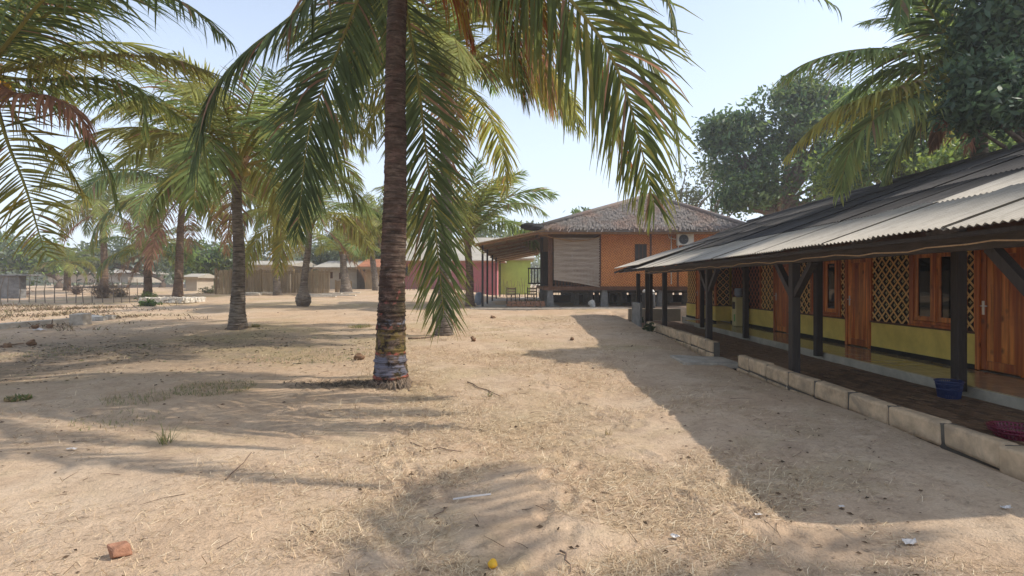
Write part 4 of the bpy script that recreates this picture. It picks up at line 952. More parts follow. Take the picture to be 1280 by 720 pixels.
hfrond([(440, -95, 7.4), (380, 5, 6.9), (305, 68, 6.6), (262, 125, 6.5), (240, 215, 6.4)], hero, 0.95, 105, 1.0, DG * 1.1, DARK * 1.4, start=H0, lift=0.0)
hfrond([(466, -60, 9.0), (447, 0, 9.3), (414, 85, 9.4), (386, 165, 9.4), (372, 290, 9.3)], hero, 1.1, 105, 0.45, DG, DG * 1.3, start=H0, sidev=(1, 0.15, 0), lift=0.05)
hfrond([(500, -55, 8.9), (509, 20, 9.0), (521, 85, 9.0), (533, 190, 9.0), (543, 275, 9.0), (550, 345, 9.0), (555, 394, 9.0)], hero, 1.0, 105, 0.25, DG * 1.15, OLIVE, start=H0, sidev=(1, -0.1, 0), lift=0.05, shift=0.3, ang=(58, 30), taper=0.1)
hfrond([(580, -120, 7.4), (650, -60, 6.9), (713, 0, 6.5), (757, 58, 6.3), (784, 120, 6.2), (804, 195, 6.2), (818, 258, 6.2)], hero, 1.3, 110, 0.7, GREEN * 0.8, OLIVE, start=H0, sidev=(0.75, -0.65, 0.25), lift=0.05, roll=0.15, shift=0.2)
hfrond([(560, -120, 7.6), (640, -95, 7.2), (730, -45, 7.0), (795, 45, 6.9), (835, 120, 6.9), (850, 205, 6.9)], hero, 0.95, 95, 1.1, GREEN * 0.9, YELLOW * 0.7, start=H0, lift=0.0, shift=0.2)
hfrond([(540, -110, 8.0), (590, -60, 7.9), (640, -35, 7.8), (690, 0, 7.7), (740, 60, 7.7), (775, 165, 7.7), (800, 235, 7.7)], hero, 0.95, 95, 1.1, GREEN * 0.85 + OLIVE * 0.3, YELLOW * 0.7, start=H0, lift=0.0, dead_frac=0.12, shift=0.6)
hfrond([(530, -95, 8.4), (570, -55, 8.2), (625, -30, 8.2), (670, 5, 8.2), (700, 60, 8.2)], hero, 1.1, 90, 1.4, OLIVE, YELLOW, start=H0, lift=-0.1, dead_frac=0.35, shift=0.8)
hfrond([(545, -70, 8.8), (590, -45, 9.0), (640, 0, 9.1), (672, 60, 9.1), (690, 130, 9.1)], hero, 1.15, 85, 1.3, OLIVE * 0.8, YELLOW * 0.8, start=H0, lift=-0.1, dead_frac=0.3, dead_col=DEAD, shift=0.7)
hfrond([(540, -60, 8.3), (580, -40, 8.0), (610, -10, 7.8), (640, 60, 7.7), (655, 120, 7.7)], hero, 1.1, 85, 1.4, GREEN, OLIVE, start=H0, lift=-0.1, dead_frac=0.2, shift=0.5)
hfrond([(520, -75, 8.6), (545, -40, 8.6), (572, 0, 8.6), (590, 50, 8.6)], hero, 0.8, 60, 1.5, YELLOW, RUST, start=H0, lift=-0.1, dead_frac=0.5)
hfrond([(620, -210, 7.2), (720, -190, 6.2), (790, -80, 5.7), (830, -10, 5.5), (846, 45, 5.4)], hero, 0.5, 95, 0.9, DG * 1.1, GREEN, start=H0, lift=0.0)
hfrond([(600, -300, 7.2), (750, -270, 5.8), (860, -130, 5.0), (960, -50, 4.6), (1040, 5, 4.4)], hero, 0.62, 100, 1.0, DG, GREEN, start=H0, lift=0.0)
hfrond([(470, -300, 7.2), (430, -330, 6.2), (380, -190, 5.4), (330, -90, 5.0), (300, -40, 4.9)], hero, 0.6, 100, 1.0, DG, GREEN, start=H0, lift=0.0)
hfrond([(478, -60, 9.4), (472, -10, 9.9), (450, 60, 10.4), (425, 130, 10.6)], hero, 0.75, 80, 0.8, GREEN * 0.9, OLIVE, start=H0, lift=0.0)
crown_parts(hero, htop, 1.1, 16, 5.0, 0, 3, dead=0, nuts=6, nutmat='green_nut')

# palm behind the hero palm
palm(556, 419, 558, 95, 'coconut palm with pale tapering base behind the hanging frond', 0.18, 0.13, 1.3, 'trunk_grey', seed=5, flare=1.55, low=7.0, count=26, dead=2, nuts=8, rootn=60)
palm(298, 411, 297, 205, 'grey coconut palm with swollen dark base beside a stretch of shaded sand', 0.205, 0.12, 1.42, 'trunk_grey', seed=11, flare=1.45, low=6.4, count=24, dead=1, nuts=6, rootn=90)
palm(222, 375, 228, 243, 'coconut palm with brown dead fronds rising from a stone ring', 0.25, 0.15, 1.7, 'trunk_brown', seed=23, flare=1.35, low=6.9, count=26, dead=4, nuts=9, rootn=0)
palm(378, 383, 388, 275, 'small coconut palm with bulbous orange base on open sand', 0.19, 0.12, 1.25, 'trunk_grey', seed=31, flare=1.0, bulge=(1.0, 0.32, 0.36), low=7.2, count=18, dead=1, nuts=3, rootn=0, ring=0.12)
palm(588, 383, 585, 298, 'slim coconut palm at the corner of the lean-to posts', 0.20, 0.16, 1.45, 'trunk_brown', seed=41, flare=1.3, low=4.0, count=18, dead=0, nuts=4, rootn=20, ring=0.11)
palm(184, 360, 186, 312, 'short thick palm with rough leaning trunk behind the shrubs', 0.24, 0.20, 1.1, 'trunk_brown', seed=47, Y=36, flare=1.15, low=6.5, count=14, dead=3, nuts=0, rootn=0, ring=0.16)
palm(433, 364, 428, 318, 'young palm with grey swollen trunk near the bamboo fence', 0.34, 0.2, 1.0, 'trunk_grey', seed=53, Y=40, flare=1.5, low=5.0, count=12, dead=1, nuts=0, rootn=0, ring=0.16)
palm(84, 352, 84, 330, 'low yellowing young palm beyond the stick fence', 0.25, 0.2, 0.85, 'trunk_brown', seed=59, Y=46, flare=1.2, low=7.0, count=14, dead=0, nuts=0, rootn=0, ring=0.16)
palm(470, 362, 462, 285, 'distant slender palm standing before the pink house', 0.26, 0.2, 1.3, 'trunk_grey', seed=63, Y=46, flare=1.3, low=7.5, count=16, dead=1, nuts=0, rootn=0, ring=0.16)
palm(130, 362, 130, 262, 'distant tall palm with full crown beyond the dry shrubs', 0.26, 0.18, 1.35, 'trunk_brown', seed=67, Y=42, flare=1.3, low=8.0, count=20, dead=1, nuts=0, rootn=0, ring=0.16)
palm(346, 362, 344, 262, 'distant tall palm with full crown in front of the bamboo fence', 0.24, 0.18, 1.3, 'trunk_grey', seed=71, Y=38, flare=1.3, low=8.0, count=20, dead=1, nuts=0, rootn=0, ring=0.16)

# palm at the left edge
lb = Vector((-9.6, 9.4, ground(-9.6, 9.4))); lt = Vector(pix(-22, 92, 9.0))
lp = thing('palm_tree', 'coconut palm with yellow nuts and a brown dead frond at the low kerb', 'palm tree', lb, PALM_GROUP)
trunk_mb(lb, lt, 0.2, 0.14, (0, 0), 1.4).build('trunk', 'trunk_grey', lp, smooth=True)
L0 = tuple(lt)
hfrond([(30, 40, 8.6), (120, -15, 8.0), (220, 0, 7.6), (285, 50, 7.4)], lp, 1.05, 95, 0.9, GREEN * 0.8, GREEN, start=L0, lift=0.0)
hfrond([(20, 40, 8.0), (60, -5, 7.2), (120, -30, 6.8), (170, -30, 6.6)], lp, 1.05, 95, 0.9, GREEN * 0.8, GREEN, start=L0, lift=0.0)
hfrond([(30, 85, 9.0), (120, 70, 8.8), (210, 74, 8.7), (285, 98, 8.6)], lp, 0.8, 95, 0.9, OLIVE * 0.7, OLIVE * 1.3, start=L0, lift=0.1)
hfrond([(40, 100, 9.4), (110, 98, 9.5), (175, 112, 9.6), (182, 170, 9.6)], lp, 0.8, 85, 1.0, GREEN, OLIVE, start=L0, lift=0.1)
hfrond([(30, 110, 9.8), (110, 108, 10.2), (190, 125, 10.4), (245, 165, 10.4), (262, 215, 10.4)], lp, 0.85, 85, 1.0, GREEN * 0.8 + OLIVE * 0.3, OLIVE * 1.3, start=L0, lift=0.1)
hfrond([(20, 118, 8.7), (60, 120, 8.5), (92, 138, 8.4), (112, 168, 8.4)], lp, 0.75, 60, 1.4, DEAD, DEAD * 0.8, start=L0, name='dead_frond', rachcol=tuple(DEAD))
hfrond([(-5, 130, 8.8), (10, 180, 8.7), (32, 235, 8.6), (48, 290, 8.6), (58, 318, 8.6)], lp, 0.85, 60, 0.35, OLIVE * 0.8, YELLOW * 0.8, start=L0, lift=0.0, sidev=(1, 0.2, 0.2), ang=(80, 55))
hfrond([(0, 110, 9.3), (30, 160, 9.5), (70, 190, 9.7), (110, 250, 9.8)], lp, 0.75, 70, 0.9, OLIVE, YELLOW, start=L0, lift=0.0)
hfrond([(20, 105, 9.6), (80, 140, 10.0), (130, 200, 10.2), (150, 265, 10.2)], lp, 0.8, 75, 0.9, GREEN, OLIVE * 1.2, start=L0, lift=0.0)
hfrond([(-40, 60, 8.5), (-80, 40, 8), (-120, 80, 7.5), (-150, 160, 7.2)], lp, 0.9, 70, 0.9, GREEN, OLIVE, start=L0, lift=0.0)
crown_parts(lp, lt, 1.1, 10, 4.5, 0, 13, dead=0, nuts=9, nutmat='yellow_fruit')

# palm behind the bungalow roof
rb = Vector((10.9, 12.9, ground(10.9, 12.9))); rt = Vector(pix(1222, 95, 12.6))
rp = thing('palm_tree', 'coconut palm rising behind the corrugated bungalow roof', 'palm tree', rb, PALM_GROUP)
trunk_mb(rb, rt, 0.2, 0.15, (0.05, 0), 1.3).build('trunk', 'trunk_grey', rp, smooth=True)
R0 = tuple(rt)
hfrond([(1180, 78, 12.4), (1120, 62, 12.2), (1060, 64, 12.0), (1010, 78, 11.9), (976, 98, 11.9)], rp, 1.15, 95, 0.5, GREEN * 1.7, OLIVE * 1.3, start=R0, width=0.023, lift=0.35, shift=0.3)
hfrond([(1175, 100, 12.3), (1115, 112, 12.0), (1050, 135, 11.8), (1010, 165, 11.8), (985, 195, 11.8)], rp, 1.1, 85, 0.8, OLIVE * 1.5, YELLOW * 1.2, start=R0, width=0.023, lift=0.1, shift=0.8, roll=-0.2)
hfrond([(1180, 105, 12.0), (1120, 130, 11.6), (1075, 165, 11.4), (1058, 200, 11.3), (1050, 240, 11.3)], rp, 1.15, 85, 0.7, GREEN * 1.7, OLIVE * 1.6, start=R0, width=0.023, lift=0.1, shift=0.4)
hfrond([(1195, 60, 12.2), (1160, 10, 11.9), (1140, -20, 11.6), (1128, -10, 11.4), (1125, 30, 11.3)], rp, 0.85, 85, 0.6, GREEN * 1.3, GREEN * 1.6, start=R0, width=0.023, lift=0.2)
hfrond([(1200, 50, 12.6), (1180, 5, 12.6), (1150, -30, 12.6), (1120, -40, 12.6), (1090, -20, 12.6)], rp, 0.8, 85, 0.6, GREEN * 0.7, GREEN, start=R0, width=0.023, lift=0.2)
hfrond([(1190, 85, 12.8), (1135, 85, 13.2), (1085, 100, 13.4), (1050, 130, 13.4)], rp, 1.1, 85, 0.7, GREEN * 1.6, GREEN * 2.0, start=R0, width=0.023, lift=0.1)
hfrond([(1195, 115, 12.9), (1150, 150, 13.2), (1120, 190, 13.3), (1105, 225, 13.3)], rp, 1.0, 85, 0.7, GREEN * 1.5, OLIVE * 1.4, start=R0, width=0.023, lift=0.1)
hfrond([(1205, 110, 12.6), (1180, 140, 12.6), (1165, 185, 12.6)], rp, 0.6, 50, 1.4, DEAD, DEAD * 0.6, start=R0, width=0.023, name='dead_frond', rachcol=tuple(DEAD))
crown_parts(rp, rt, 1.0, 16, 7.0, 0, 17, dead=1, nuts=5, skip=lambda az, q: math.cos(az) < -0.25 and q > 2)
# palm beside the camera whose crown shades the near sand
palm_b = Vector((5.9, 1.2, 0.0)); palm_t = Vector((6.2, 1.9, 6.2))
sp_ = thing('palm_tree', 'coconut palm standing at the near end of the bungalow', 'palm tree', palm_b, PALM_GROUP)
trunk_mb(palm_b, palm_t, 0.2, 0.14, (0, 0), 1.4).build('trunk', 'trunk_grey', sp_, smooth=True)
crown_parts(sp_, palm_t, 1.0, 10, 6.0, 1.5, 19, dead=0, nuts=5)

# ------------------------------------------------------------------ trees and background
def leaf_cloud(mb, centers, radii, nclump, per, size, pal, flat=1.0, spread=0.42, gap=0.0):
    nb = len(centers); 
    for k in range(nclump):
        i = rng.integers(nb); c = np.array(centers[i]); r = np.array(radii[i])
        d = rng.normal(0, 1, 3); d /= np.linalg.norm(d); rad = rng.uniform(0.45, 1.05) ** 0.6
        cc = c + d * r * rad; 
        pc = np.array(pal[rng.integers(len(pal))]) * rng.uniform(0.7, 1.35)
        q = rng.normal(0, 1, (per, 3)) * spread * np.array([1, 1, 0.6]) * rng.uniform(0.6, 1.3) + cc
        a = rng.normal(0, 1, (per, 3)); a /= np.linalg.norm(a, axis=1)[:, None]; a[:, 2] -= 0.25
        b_ = np.cross(a, rng.normal(0, 1, (per, 3))); b_ /= np.linalg.norm(b_, axis=1)[:, None]
        s = size * rng.uniform(0.6, 1.3, (per, 1))
        V = np.stack([q - a * s, q + b_ * s * 0.45, q + a * s, q - b_ * s * 0.45], 1)
        base = np.arange(per)[:, None] * 4 + np.array([[0, 1, 2, 3]])
        cl = np.repeat(pc[None] * rng.uniform(0.75, 1.25, (per, 1)), 4, 0)
        mb.add(V.reshape(-1, 3), base.tolist(), 0, cl)
def tree(label, base, lobes, nclump, per, size, pal, trunk_r=0.2, group=None, spread=0.42, limbs=True, name='leafy_tree'):
    base = Vector(base); base.z = ground(base.x, base.y); t = thing(name, label, 'tree', base, group)
    C = [l[0] for l in lobes]; Rd = [l[1] for l in lobes]
    m = np.mean(np.array(C), 0); b = MB(); fork = base.lerp(Vector(m), 0.55); fork.z = base.z + (m[2] - base.z) * 0.55
    b.tube(spline([(base.x, base.y, base.z - .1), (base.x + .1, base.y, base.z + (fork.z - base.z) * .5), tuple(fork)], 8), np.linspace(trunk_r * 1.3, trunk_r * 0.8, 8), 8); b.build('trunk', 'bark', t, smooth=True)
    b = MB()
    for c, r in zip(C, Rd):
        for k in range(4):
            e = np.array(c) + rng.normal(0, 0.45, 3) * np.array(r); mid = (np.array(fork) + e) / 2 + rng.normal(0, 0.15, 3) * np.array(r)
            b.tube(spline([tuple(fork), mid, e], 7), np.linspace(trunk_r * 0.6, trunk_r * 0.1, 7), 6)
    b.build('limbs', 'bark', t, smooth=True)
    b = MB(); leaf_cloud(b, C, Rd, nclump, per, size, pal, spread=spread); b.build('crown', 'tree_leaf', t, color=True)
    return t
G1 = [(0.065, 0.115, 0.040), (0.085, 0.14, 0.048), (0.045, 0.085, 0.034), (0.12, 0.17, 0.055)]
G2 = [(0.15, 0.22, 0.055), (0.19, 0.25, 0.06), (0.10, 0.16, 0.05)]
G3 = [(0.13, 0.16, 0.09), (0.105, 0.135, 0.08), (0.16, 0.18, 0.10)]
def L(u, v, Y, ru, rv, rd=None): 
    p = pix(u, v, Y); return ((p.x, p.y, p.z), (ru * Y / F, (rd or ru * 0.8) * Y / F, rv * Y / F))
tree('large dark broadleaf tree behind the junction of the two roofs', (15.6, 34.5, 0), [L(925, 190, 34, 42, 45), L(965, 155, 34, 48, 42), L(1020, 165, 34.5, 45, 52), L(985, 225, 34, 60, 38), L(930, 240, 33, 35, 25), L(1050, 215, 34, 30, 40), L(1000, 118, 34, 26, 18), L(905, 165, 34, 20, 18), L(1045, 140, 34.5, 26, 26)], 580, 46, 0.17, G1, 0.35)
tree('sunlit yellow green tree behind the long bungalow roof', (17.2, 24, 0), [L(1095, 180, 24, 36, 36), L(1145, 170, 24, 42, 36), L(1190, 185, 24, 38, 36), L(1060, 215, 24, 30, 25), L(1120, 130, 25, 34, 26), L(1075, 140, 26, 26, 22), L(1225, 165, 24, 30, 36), L(1170, 215, 23, 50, 18)], 560, 42, 0.12, G2 + G1[:1], 0.25)
tree('glossy dark leaved tree overhanging the bungalow ridge', (13.9, 11.4, 0), [L(1275, 20, 11.2, 42, 40), L(1232, 40, 11.0, 20, 26), L(1258, 85, 11.0, 30, 24), L(1300, 80, 11.4, 50, 70), L(1225, 98, 10.7, 16, 16), L(1262, 135, 10.8, 26, 20), L(1222, 138, 10.6, 12, 14), L(1250, -20, 11, 40, 30)], 430, 40, 0.085, [(0.05, 0.09, 0.05), (0.065, 0.11, 0.055), (0.09, 0.14, 0.065)], 0.16, spread=0.25)
tree('green bush growing behind the near end of the bungalow ridge', (17.5, 18.5, 0), [L(1262, 190, 18.5, 38, 22), L(1215, 195, 19, 30, 16)], 130, 40, 0.1, G2, 0.12)
tree('thin pale open tree with bare forking limbs behind the thatched roof', (10.5, 46, 0), [L(870, 225, 46, 32, 28), L(905, 235, 46, 28, 30), L(850, 250, 46, 28, 16)], 85, 26, 0.16, [(0.13, 0.15, 0.06), (0.10, 0.12, 0.055)], 0.2, spread=0.6)
tree('thin pale sparse tree with curved stems beside the dark tree', (13.2, 44, 0), [L(925, 235, 44, 26, 30), L(905, 215, 44, 20, 16)], 60, 24, 0.16, [(0.12, 0.14, 0.06), (0.10, 0.12, 0.055)], 0.18, spread=0.6)
FARG = 'trees beyond the fences'
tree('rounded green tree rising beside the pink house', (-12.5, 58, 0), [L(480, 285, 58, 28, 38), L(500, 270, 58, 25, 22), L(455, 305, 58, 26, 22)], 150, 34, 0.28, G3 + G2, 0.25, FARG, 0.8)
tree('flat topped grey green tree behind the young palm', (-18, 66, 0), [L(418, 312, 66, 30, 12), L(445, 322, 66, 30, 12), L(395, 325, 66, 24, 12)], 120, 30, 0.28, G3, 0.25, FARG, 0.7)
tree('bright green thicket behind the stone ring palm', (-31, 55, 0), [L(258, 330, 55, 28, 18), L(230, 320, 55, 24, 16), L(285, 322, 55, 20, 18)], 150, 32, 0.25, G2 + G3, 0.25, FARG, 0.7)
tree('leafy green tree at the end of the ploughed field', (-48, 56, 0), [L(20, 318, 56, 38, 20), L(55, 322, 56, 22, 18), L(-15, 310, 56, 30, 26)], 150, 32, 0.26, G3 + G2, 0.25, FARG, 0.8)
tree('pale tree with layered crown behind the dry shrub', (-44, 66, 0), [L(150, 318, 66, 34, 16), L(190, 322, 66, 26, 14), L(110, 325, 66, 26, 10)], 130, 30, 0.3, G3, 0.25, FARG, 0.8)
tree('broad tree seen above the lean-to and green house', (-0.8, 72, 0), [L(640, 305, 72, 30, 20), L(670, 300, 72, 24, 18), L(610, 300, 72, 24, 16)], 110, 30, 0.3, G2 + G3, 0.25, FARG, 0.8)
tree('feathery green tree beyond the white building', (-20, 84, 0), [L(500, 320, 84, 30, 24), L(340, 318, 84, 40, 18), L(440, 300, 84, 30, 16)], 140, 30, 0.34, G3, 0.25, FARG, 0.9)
b = MB()
for k in range(700):
    x = rng.uniform(-230, 110); y = rng.uniform(105, 170); h = rng.uniform(2.5, 7.0) + 3 * vnoise(x * .05, y * .05, 9)
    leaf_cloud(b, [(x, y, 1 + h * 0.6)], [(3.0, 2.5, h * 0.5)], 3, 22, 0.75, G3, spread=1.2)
tag(b.build('distant_woodland', 'tree_leaf', None, color=True), 'hazy grey green woodland along the horizon', kind='stuff')
# dry scrub
def shrub(u, v, w, h, label, leafy=60, col=(0.14, 0.11, 0.07), n=70, leaf=0.05, name='dry_shrub', stem=0.014):
    p = on_ground(u, v); t = thing(name, label, 'shrub', p, 'shrubs on the sand'); b = MB(); tips = []
    for k in range(n):
        a = rng.uniform(0, 6.28); r = w * rng.uniform(0.1, 1); e = np.array([p.x + r * math.cos(a), p.y + r * math.sin(a) * .7, p.z + h * rng.uniform(0.35, 1) * (1 - 0.45 * r / w)])
        s = np.array([p.x + rng.normal(0, w * .12), p.y + rng.normal(0, w * .12), p.z - .03]); m = (s + e) / 2 + rng.normal(0, 0.1 * w, 3) + np.array([0, 0, h * 0.08])
        b.tube(spline([s, m, e], 6), np.linspace(stem, stem * 0.3, 6), 4)
        for q in range(3):
            f = rng.uniform(.4, .95); o = s * (1 - f) + e * f; o2 = o + rng.normal(0, .16 * w, 3) + np.array([0, 0, .1 * h]); b.tube([o, (o + o2) / 2, o2], [stem * .5, stem * .4, stem * .2], 3); tips.append(o2)
    b.build('stems', 'twig', t)
    if leafy:
        b = MB(); leaf_cloud(b, [tuple(x) for x in tips], [(0.1, 0.1, 0.1)] * len(tips), leafy, 9, leaf, [col, tuple(x * .7 for x in col)], spread=0.09 * w); b.build('leaves', 'tree_leaf', t, color=True)
    return t
shrub(128, 373, 1.1, 1.5, 'tangled dry grey shrub with twiggy stems by the field edge', 80, (0.16, 0.12, 0.08), 90)
shrub(96, 368, 0.7, 0.8, 'dark low leafless shrub beside the tangled dry shrub', 60, (0.07, 0.05, 0.04), 50)
shrub(150, 371, 0.8, 0.7, 'tawny brush behind the tangled dry shrub', 70, (0.22, 0.17, 0.09), 45)
shrub(22, 372, 0.8, 0.75, 'brown withered shrub near the raised trough', 60, (0.17, 0.11, 0.07), 45)
shrub(184, 374, 0.7, 0.35, 'green tussock beside the stone ring', 140, (0.10, 0.14, 0.04), 50, name='green_tussock')
shrub(186, 383, 0.5, 0.22, 'low green clump growing against the stone ring', 140, (0.07, 0.13, 0.03), 40, name='green_tussock')
shrub(263, 367, 0.8, 0.35, 'scrubby green clump beside the swollen palm', 120, (0.12, 0.14, 0.06), 40, name='green_tussock')
shrub(246, 360, 0.9, 0.9, 'dull green bush behind the stone ring palm', 150, (0.13, 0.14, 0.06), 50)
shrub(345, 363, 0.8, 0.8, 'grey dry bush in front of the bamboo fence', 60, (0.15, 0.13, 0.1), 50)
shrub(318, 361, 0.9, 0.5, 'dark low brush at the foot of the bamboo fence', 80, (0.08, 0.08, 0.05), 40)
shrub(445, 361, 0.7, 0.9, 'pale bush heap beside the young palm', 90, (0.18, 0.17, 0.13), 40)
shrub(800, 408, 0.24, 0.34, 'small leafy green weed at the foot of the upright slab', 120, (0.045, 0.085, 0.03), 24, 0.05, 'leafy_weed', 0.006)
shrub(812, 414, 0.16, 0.24, 'smaller green weed beside the leafy one at the block wall', 70, (0.05, 0.09, 0.03), 16, 0.04, 'leafy_weed', 0.005)
shrub(969, 479, 0.07, 0.22, 'dark withered weed sprouting against the block wall', 30, (0.035, 0.035, 0.02), 9, 0.03, 'withered_weed', 0.004)
# fences
def stick_fence(u0, u1, Y, n, h0, h1, label, rails=2):
    x0, x1 = (u0 - CX) / F * Y, (u1 - CX) / F * Y; t = thing('stick_fence', label, 'fence', ((x0 + x1) / 2, Y, ground((x0 + x1) / 2, Y)), 'stick fences')
    for k in range(n):
        x = x0 + (x1 - x0) * (k + random.uniform(-.3, .3)) / (n - 1); z = ground(x, Y); b = MB(); h = random.uniform(h0, h1)
        b.tube([(x, Y, z - .1), (x + random.uniform(-.08, .08), Y, z + h * .5), (x + random.uniform(-.18, .18), Y + random.uniform(-.1, .1), z + h)], [0.026, 0.022, 0.014], 5); b.build('stake', 'stick', t)
    for k in range(rails):
        z = ground((x0 + x1) / 2, Y) + h0 * (0.35 + 0.45 * k); b = MB(); b.tube([(x0 + (x1 - x0) * f_, Y - .03, z + random.uniform(-.14, .10)) for f_ in np.linspace(0, 1, 14)], 0.006, 4); b.build('wire', 'stick', t)
stick_fence(-10, 175, 30, 17, 1.1, 1.7, 'sparse fence of crooked stakes in front of the ploughed field', 1)
stick_fence(625, 740, 46, 34, 1.2, 1.7, 'grey stick fence in front of the green house')
stick_fence(505, 605, 48, 30, 1.0, 1.6, 'thin stick fence in front of the pink house')
def bamboo_fence(u0, u1, Y, h, label, npan):
    x0, x1 = (u0 - CX) / F * Y, (u1 - CX) / F * Y; t = thing('bamboo_fence', label, 'fence', ((x0 + x1) / 2, Y, ground((x0 + x1) / 2, Y)), 'bamboo fences')
    for p_ in range(npan):
        a, c = x0 + (x1 - x0) * p_ / npan, x0 + (x1 - x0) * (p_ + 1) / npan; b = MB(); n = int((c - a) / 0.085)
        for k in range(n):
            x = a + (c - a) * (k + .5) / n; z = ground(x, Y); b.box((x, Y + random.uniform(-.012, .012), z + h / 2 - .05 + random.uniform(-.05, .05)), (0.07, 0.03, h + .1), jit=0.006)
        o = b.build('fence_panel', 'bamboo_pale', t); o['kind'] = 'stuff'
        b = MB(); z = ground(a, Y); b.box((a, Y - .06, z + h * .52), (0.1, 0.1, h * 1.1)); b.build('post', 'bamboo_pale', t)
        b = MB(); b.bar((a, Y - .04, z + h * .85), (c, Y - .04, ground(c, Y) + h * .85), 0.05, 0.05); b.build('rail', 'bamboo_pale', t)
bamboo_fence(270, 345, 40, 1.75, 'tall bamboo slat fence behind the grey palm trunk', 4)
bamboo_fence(345, 412, 41, 1.7, 'tall bamboo slat fence running up to the white building', 3)
bamboo_fence(420, 440, 43, 0.9, 'short low slat fence beside the young palm', 1)
# plain buildings far off
def hut(name, label, u0, u1, Y, dep, vb, vt, vr, wall, roof, over=0.5, windows=(), zb=None):
    x0, x1 = (u0 - CX) / F * Y, (u1 - CX) / F * Y; zt = EYE - (vt - CY) / F * Y; zr = EYE - (vr - CY) / F * (Y + dep / 2); zb = EYE - (vb - CY) / F * Y if zb is None else zb
    t = thing(name, label, 'house', ((x0 + x1) / 2, Y, zb))
    b = MB(); b.span((x0, Y, zb - .6), (x1, Y + 0.2, zt)); b.build('front_wall', wall, t)
    b = MB(); b.span((x0, Y + 0.2, zb - .6), (x0 + .2, Y + dep, zt)); b.build('side_wall', wall, t); b = MB(); b.span((x1 - .2, Y + 0.2, zb - .6), (x1, Y + dep, zt)); b.build('side_wall', wall, t)
    b = MB(); b.span((x0 + .2, Y + dep - .2, zb - .6), (x1 - .2, Y + dep, zt)); b.build('rear_wall', wall, t)
    b = MB(); o = over; y0, y1, ym = Y - o, Y + dep + o, Y + dep / 2
    b.add([(x0 - o, y0, zt), (x1 + o, y0, zt), (x1 + o, ym, zr), (x0 - o, ym, zr), (x1 + o, y1, zt), (x0 - o, y1, zt), (x0 - o, y0, zt - .1), (x1 + o, y0, zt - .1), (x1 + o, y1, zt - .1), (x0 - o, y1, zt - .1)],
          [(0, 1, 2, 3), (3, 2, 4, 5), (6, 9, 8, 7), (0, 6, 7, 1), (4, 8, 9, 5), (1, 7, 8, 4, 2), (0, 3, 5, 9, 6)]); b.build('roof', roof, t)
    b = MB(); b.span((x0 - o, y0 - .03, zt - .22), (x1 + o, y0, zt - .02)); b.build('fascia', 'rust_roof' if wall == 'pink_wall' else 'bamboo_pale', t)
    for (ua, ub, va, vb_) in windows:
        b = MB(); b.span(((ua - CX) / F * Y, Y - .05, EYE - (vb_ - CY) / F * Y), ((ub - CX) / F * Y, Y - .005, EYE - (va - CY) / F * Y)); f = b.build('window', 'brown_trim', t)
        xa, xb = (ua - CX) / F * Y, (ub - CX) / F * Y; za, zb_ = EYE - (vb_ - CY) / F * Y, EYE - (va - CY) / F * Y
        b = MB(); b.span((xa + .1, Y - .07, za + .1), (xb - .1, Y - .052, zb_ - .1)); b.build('pane', 'dark_glass', f)
    return t
ph = hut('pink_house', 'long pink walled house with pale roof behind the palms', 492, 621, 52, 9, 367, 326, 297, 'pink_wall', 'pale_roof', 0.8, ((505, 512, 333, 345),))
for k in range(3):
    b = MB(); x = (487 + k * 4 + 15 - CX) / F * 52; b.span((x, 51.93, 2.6), (x + 0.12, 51.99, 3.4)); b.build('yellow_slat', 'yellow_paint', ph)
hut('green_house', 'lime green walled house beyond the lean-to posts', 622, 663, 56, 7, 364, 323, 306, 'green_wall', 'pale_roof', 0.4)
hut('white_building', 'low pale building with dark windows behind the bamboo fence', 398, 446, 52, 8, 357, 334, 326, 'pale_wall', 'pale_roof', 0.4, ((407, 410, 340, 348), (413, 416, 340, 348), (424, 427, 341, 349)))
hut('field_shed', 'low shed with flat pale roof behind the bamboo fence', 305, 360, 50, 6, 355, 331, 326, 'pale_wall', 'pale_roof', 0.6)
hut('small_kiosk', 'little cream kiosk behind the stone ring palm', 232, 246, 46, 2.5, 357, 346, 342, 'pale_wall', 'pale_roof', 0.3)
hut('far_shed', 'long low shed roof across the ploughed field', 60, 160, 80, 8, 348, 341, 337, 'pale_wall', 'pale_roof', 0.5)
hut('rust_roof_hut', 'hut with small rusty roof beside the rounded green tree', 456, 478, 50, 5, 358, 334, 324, 'bamboo_pale', 'rust_roof', 0.6)
# raised trough and field bank
b = MB(); p0, p1 = pix(-40, 344, 34), pix(38, 344, 34); b.span((p0.x, 34.1, 0.3), (p1.x - .8, 34.6, p0.z - .05)); b.span((p0.x - .1, 33.9, p0.z - .05), (p1.x, 34.8, p0.z + .05)); tag(b.build('raised_trough', 'concrete_dark', None, bevel=0.02), 'grey concrete trough with flat rim near the stick fence', 'trough')
b = MB(); b.add([(-60, 60, 0.9), (-20, 60, 0.9), (-20, 88, 1.35), (-60, 88, 1.35), (-60, 60, 0.5), (-20, 60, 0.5), (-20, 88, .5), (-60, 88, .5)], [(0, 1, 2, 3), (0, 4, 5, 1), (1, 5, 6, 2), (0, 3, 7, 4)]); tag(b.build('ploughed_field', 'paver_joint', None), 'brown ploughed field behind the stick fence', kind='structure')
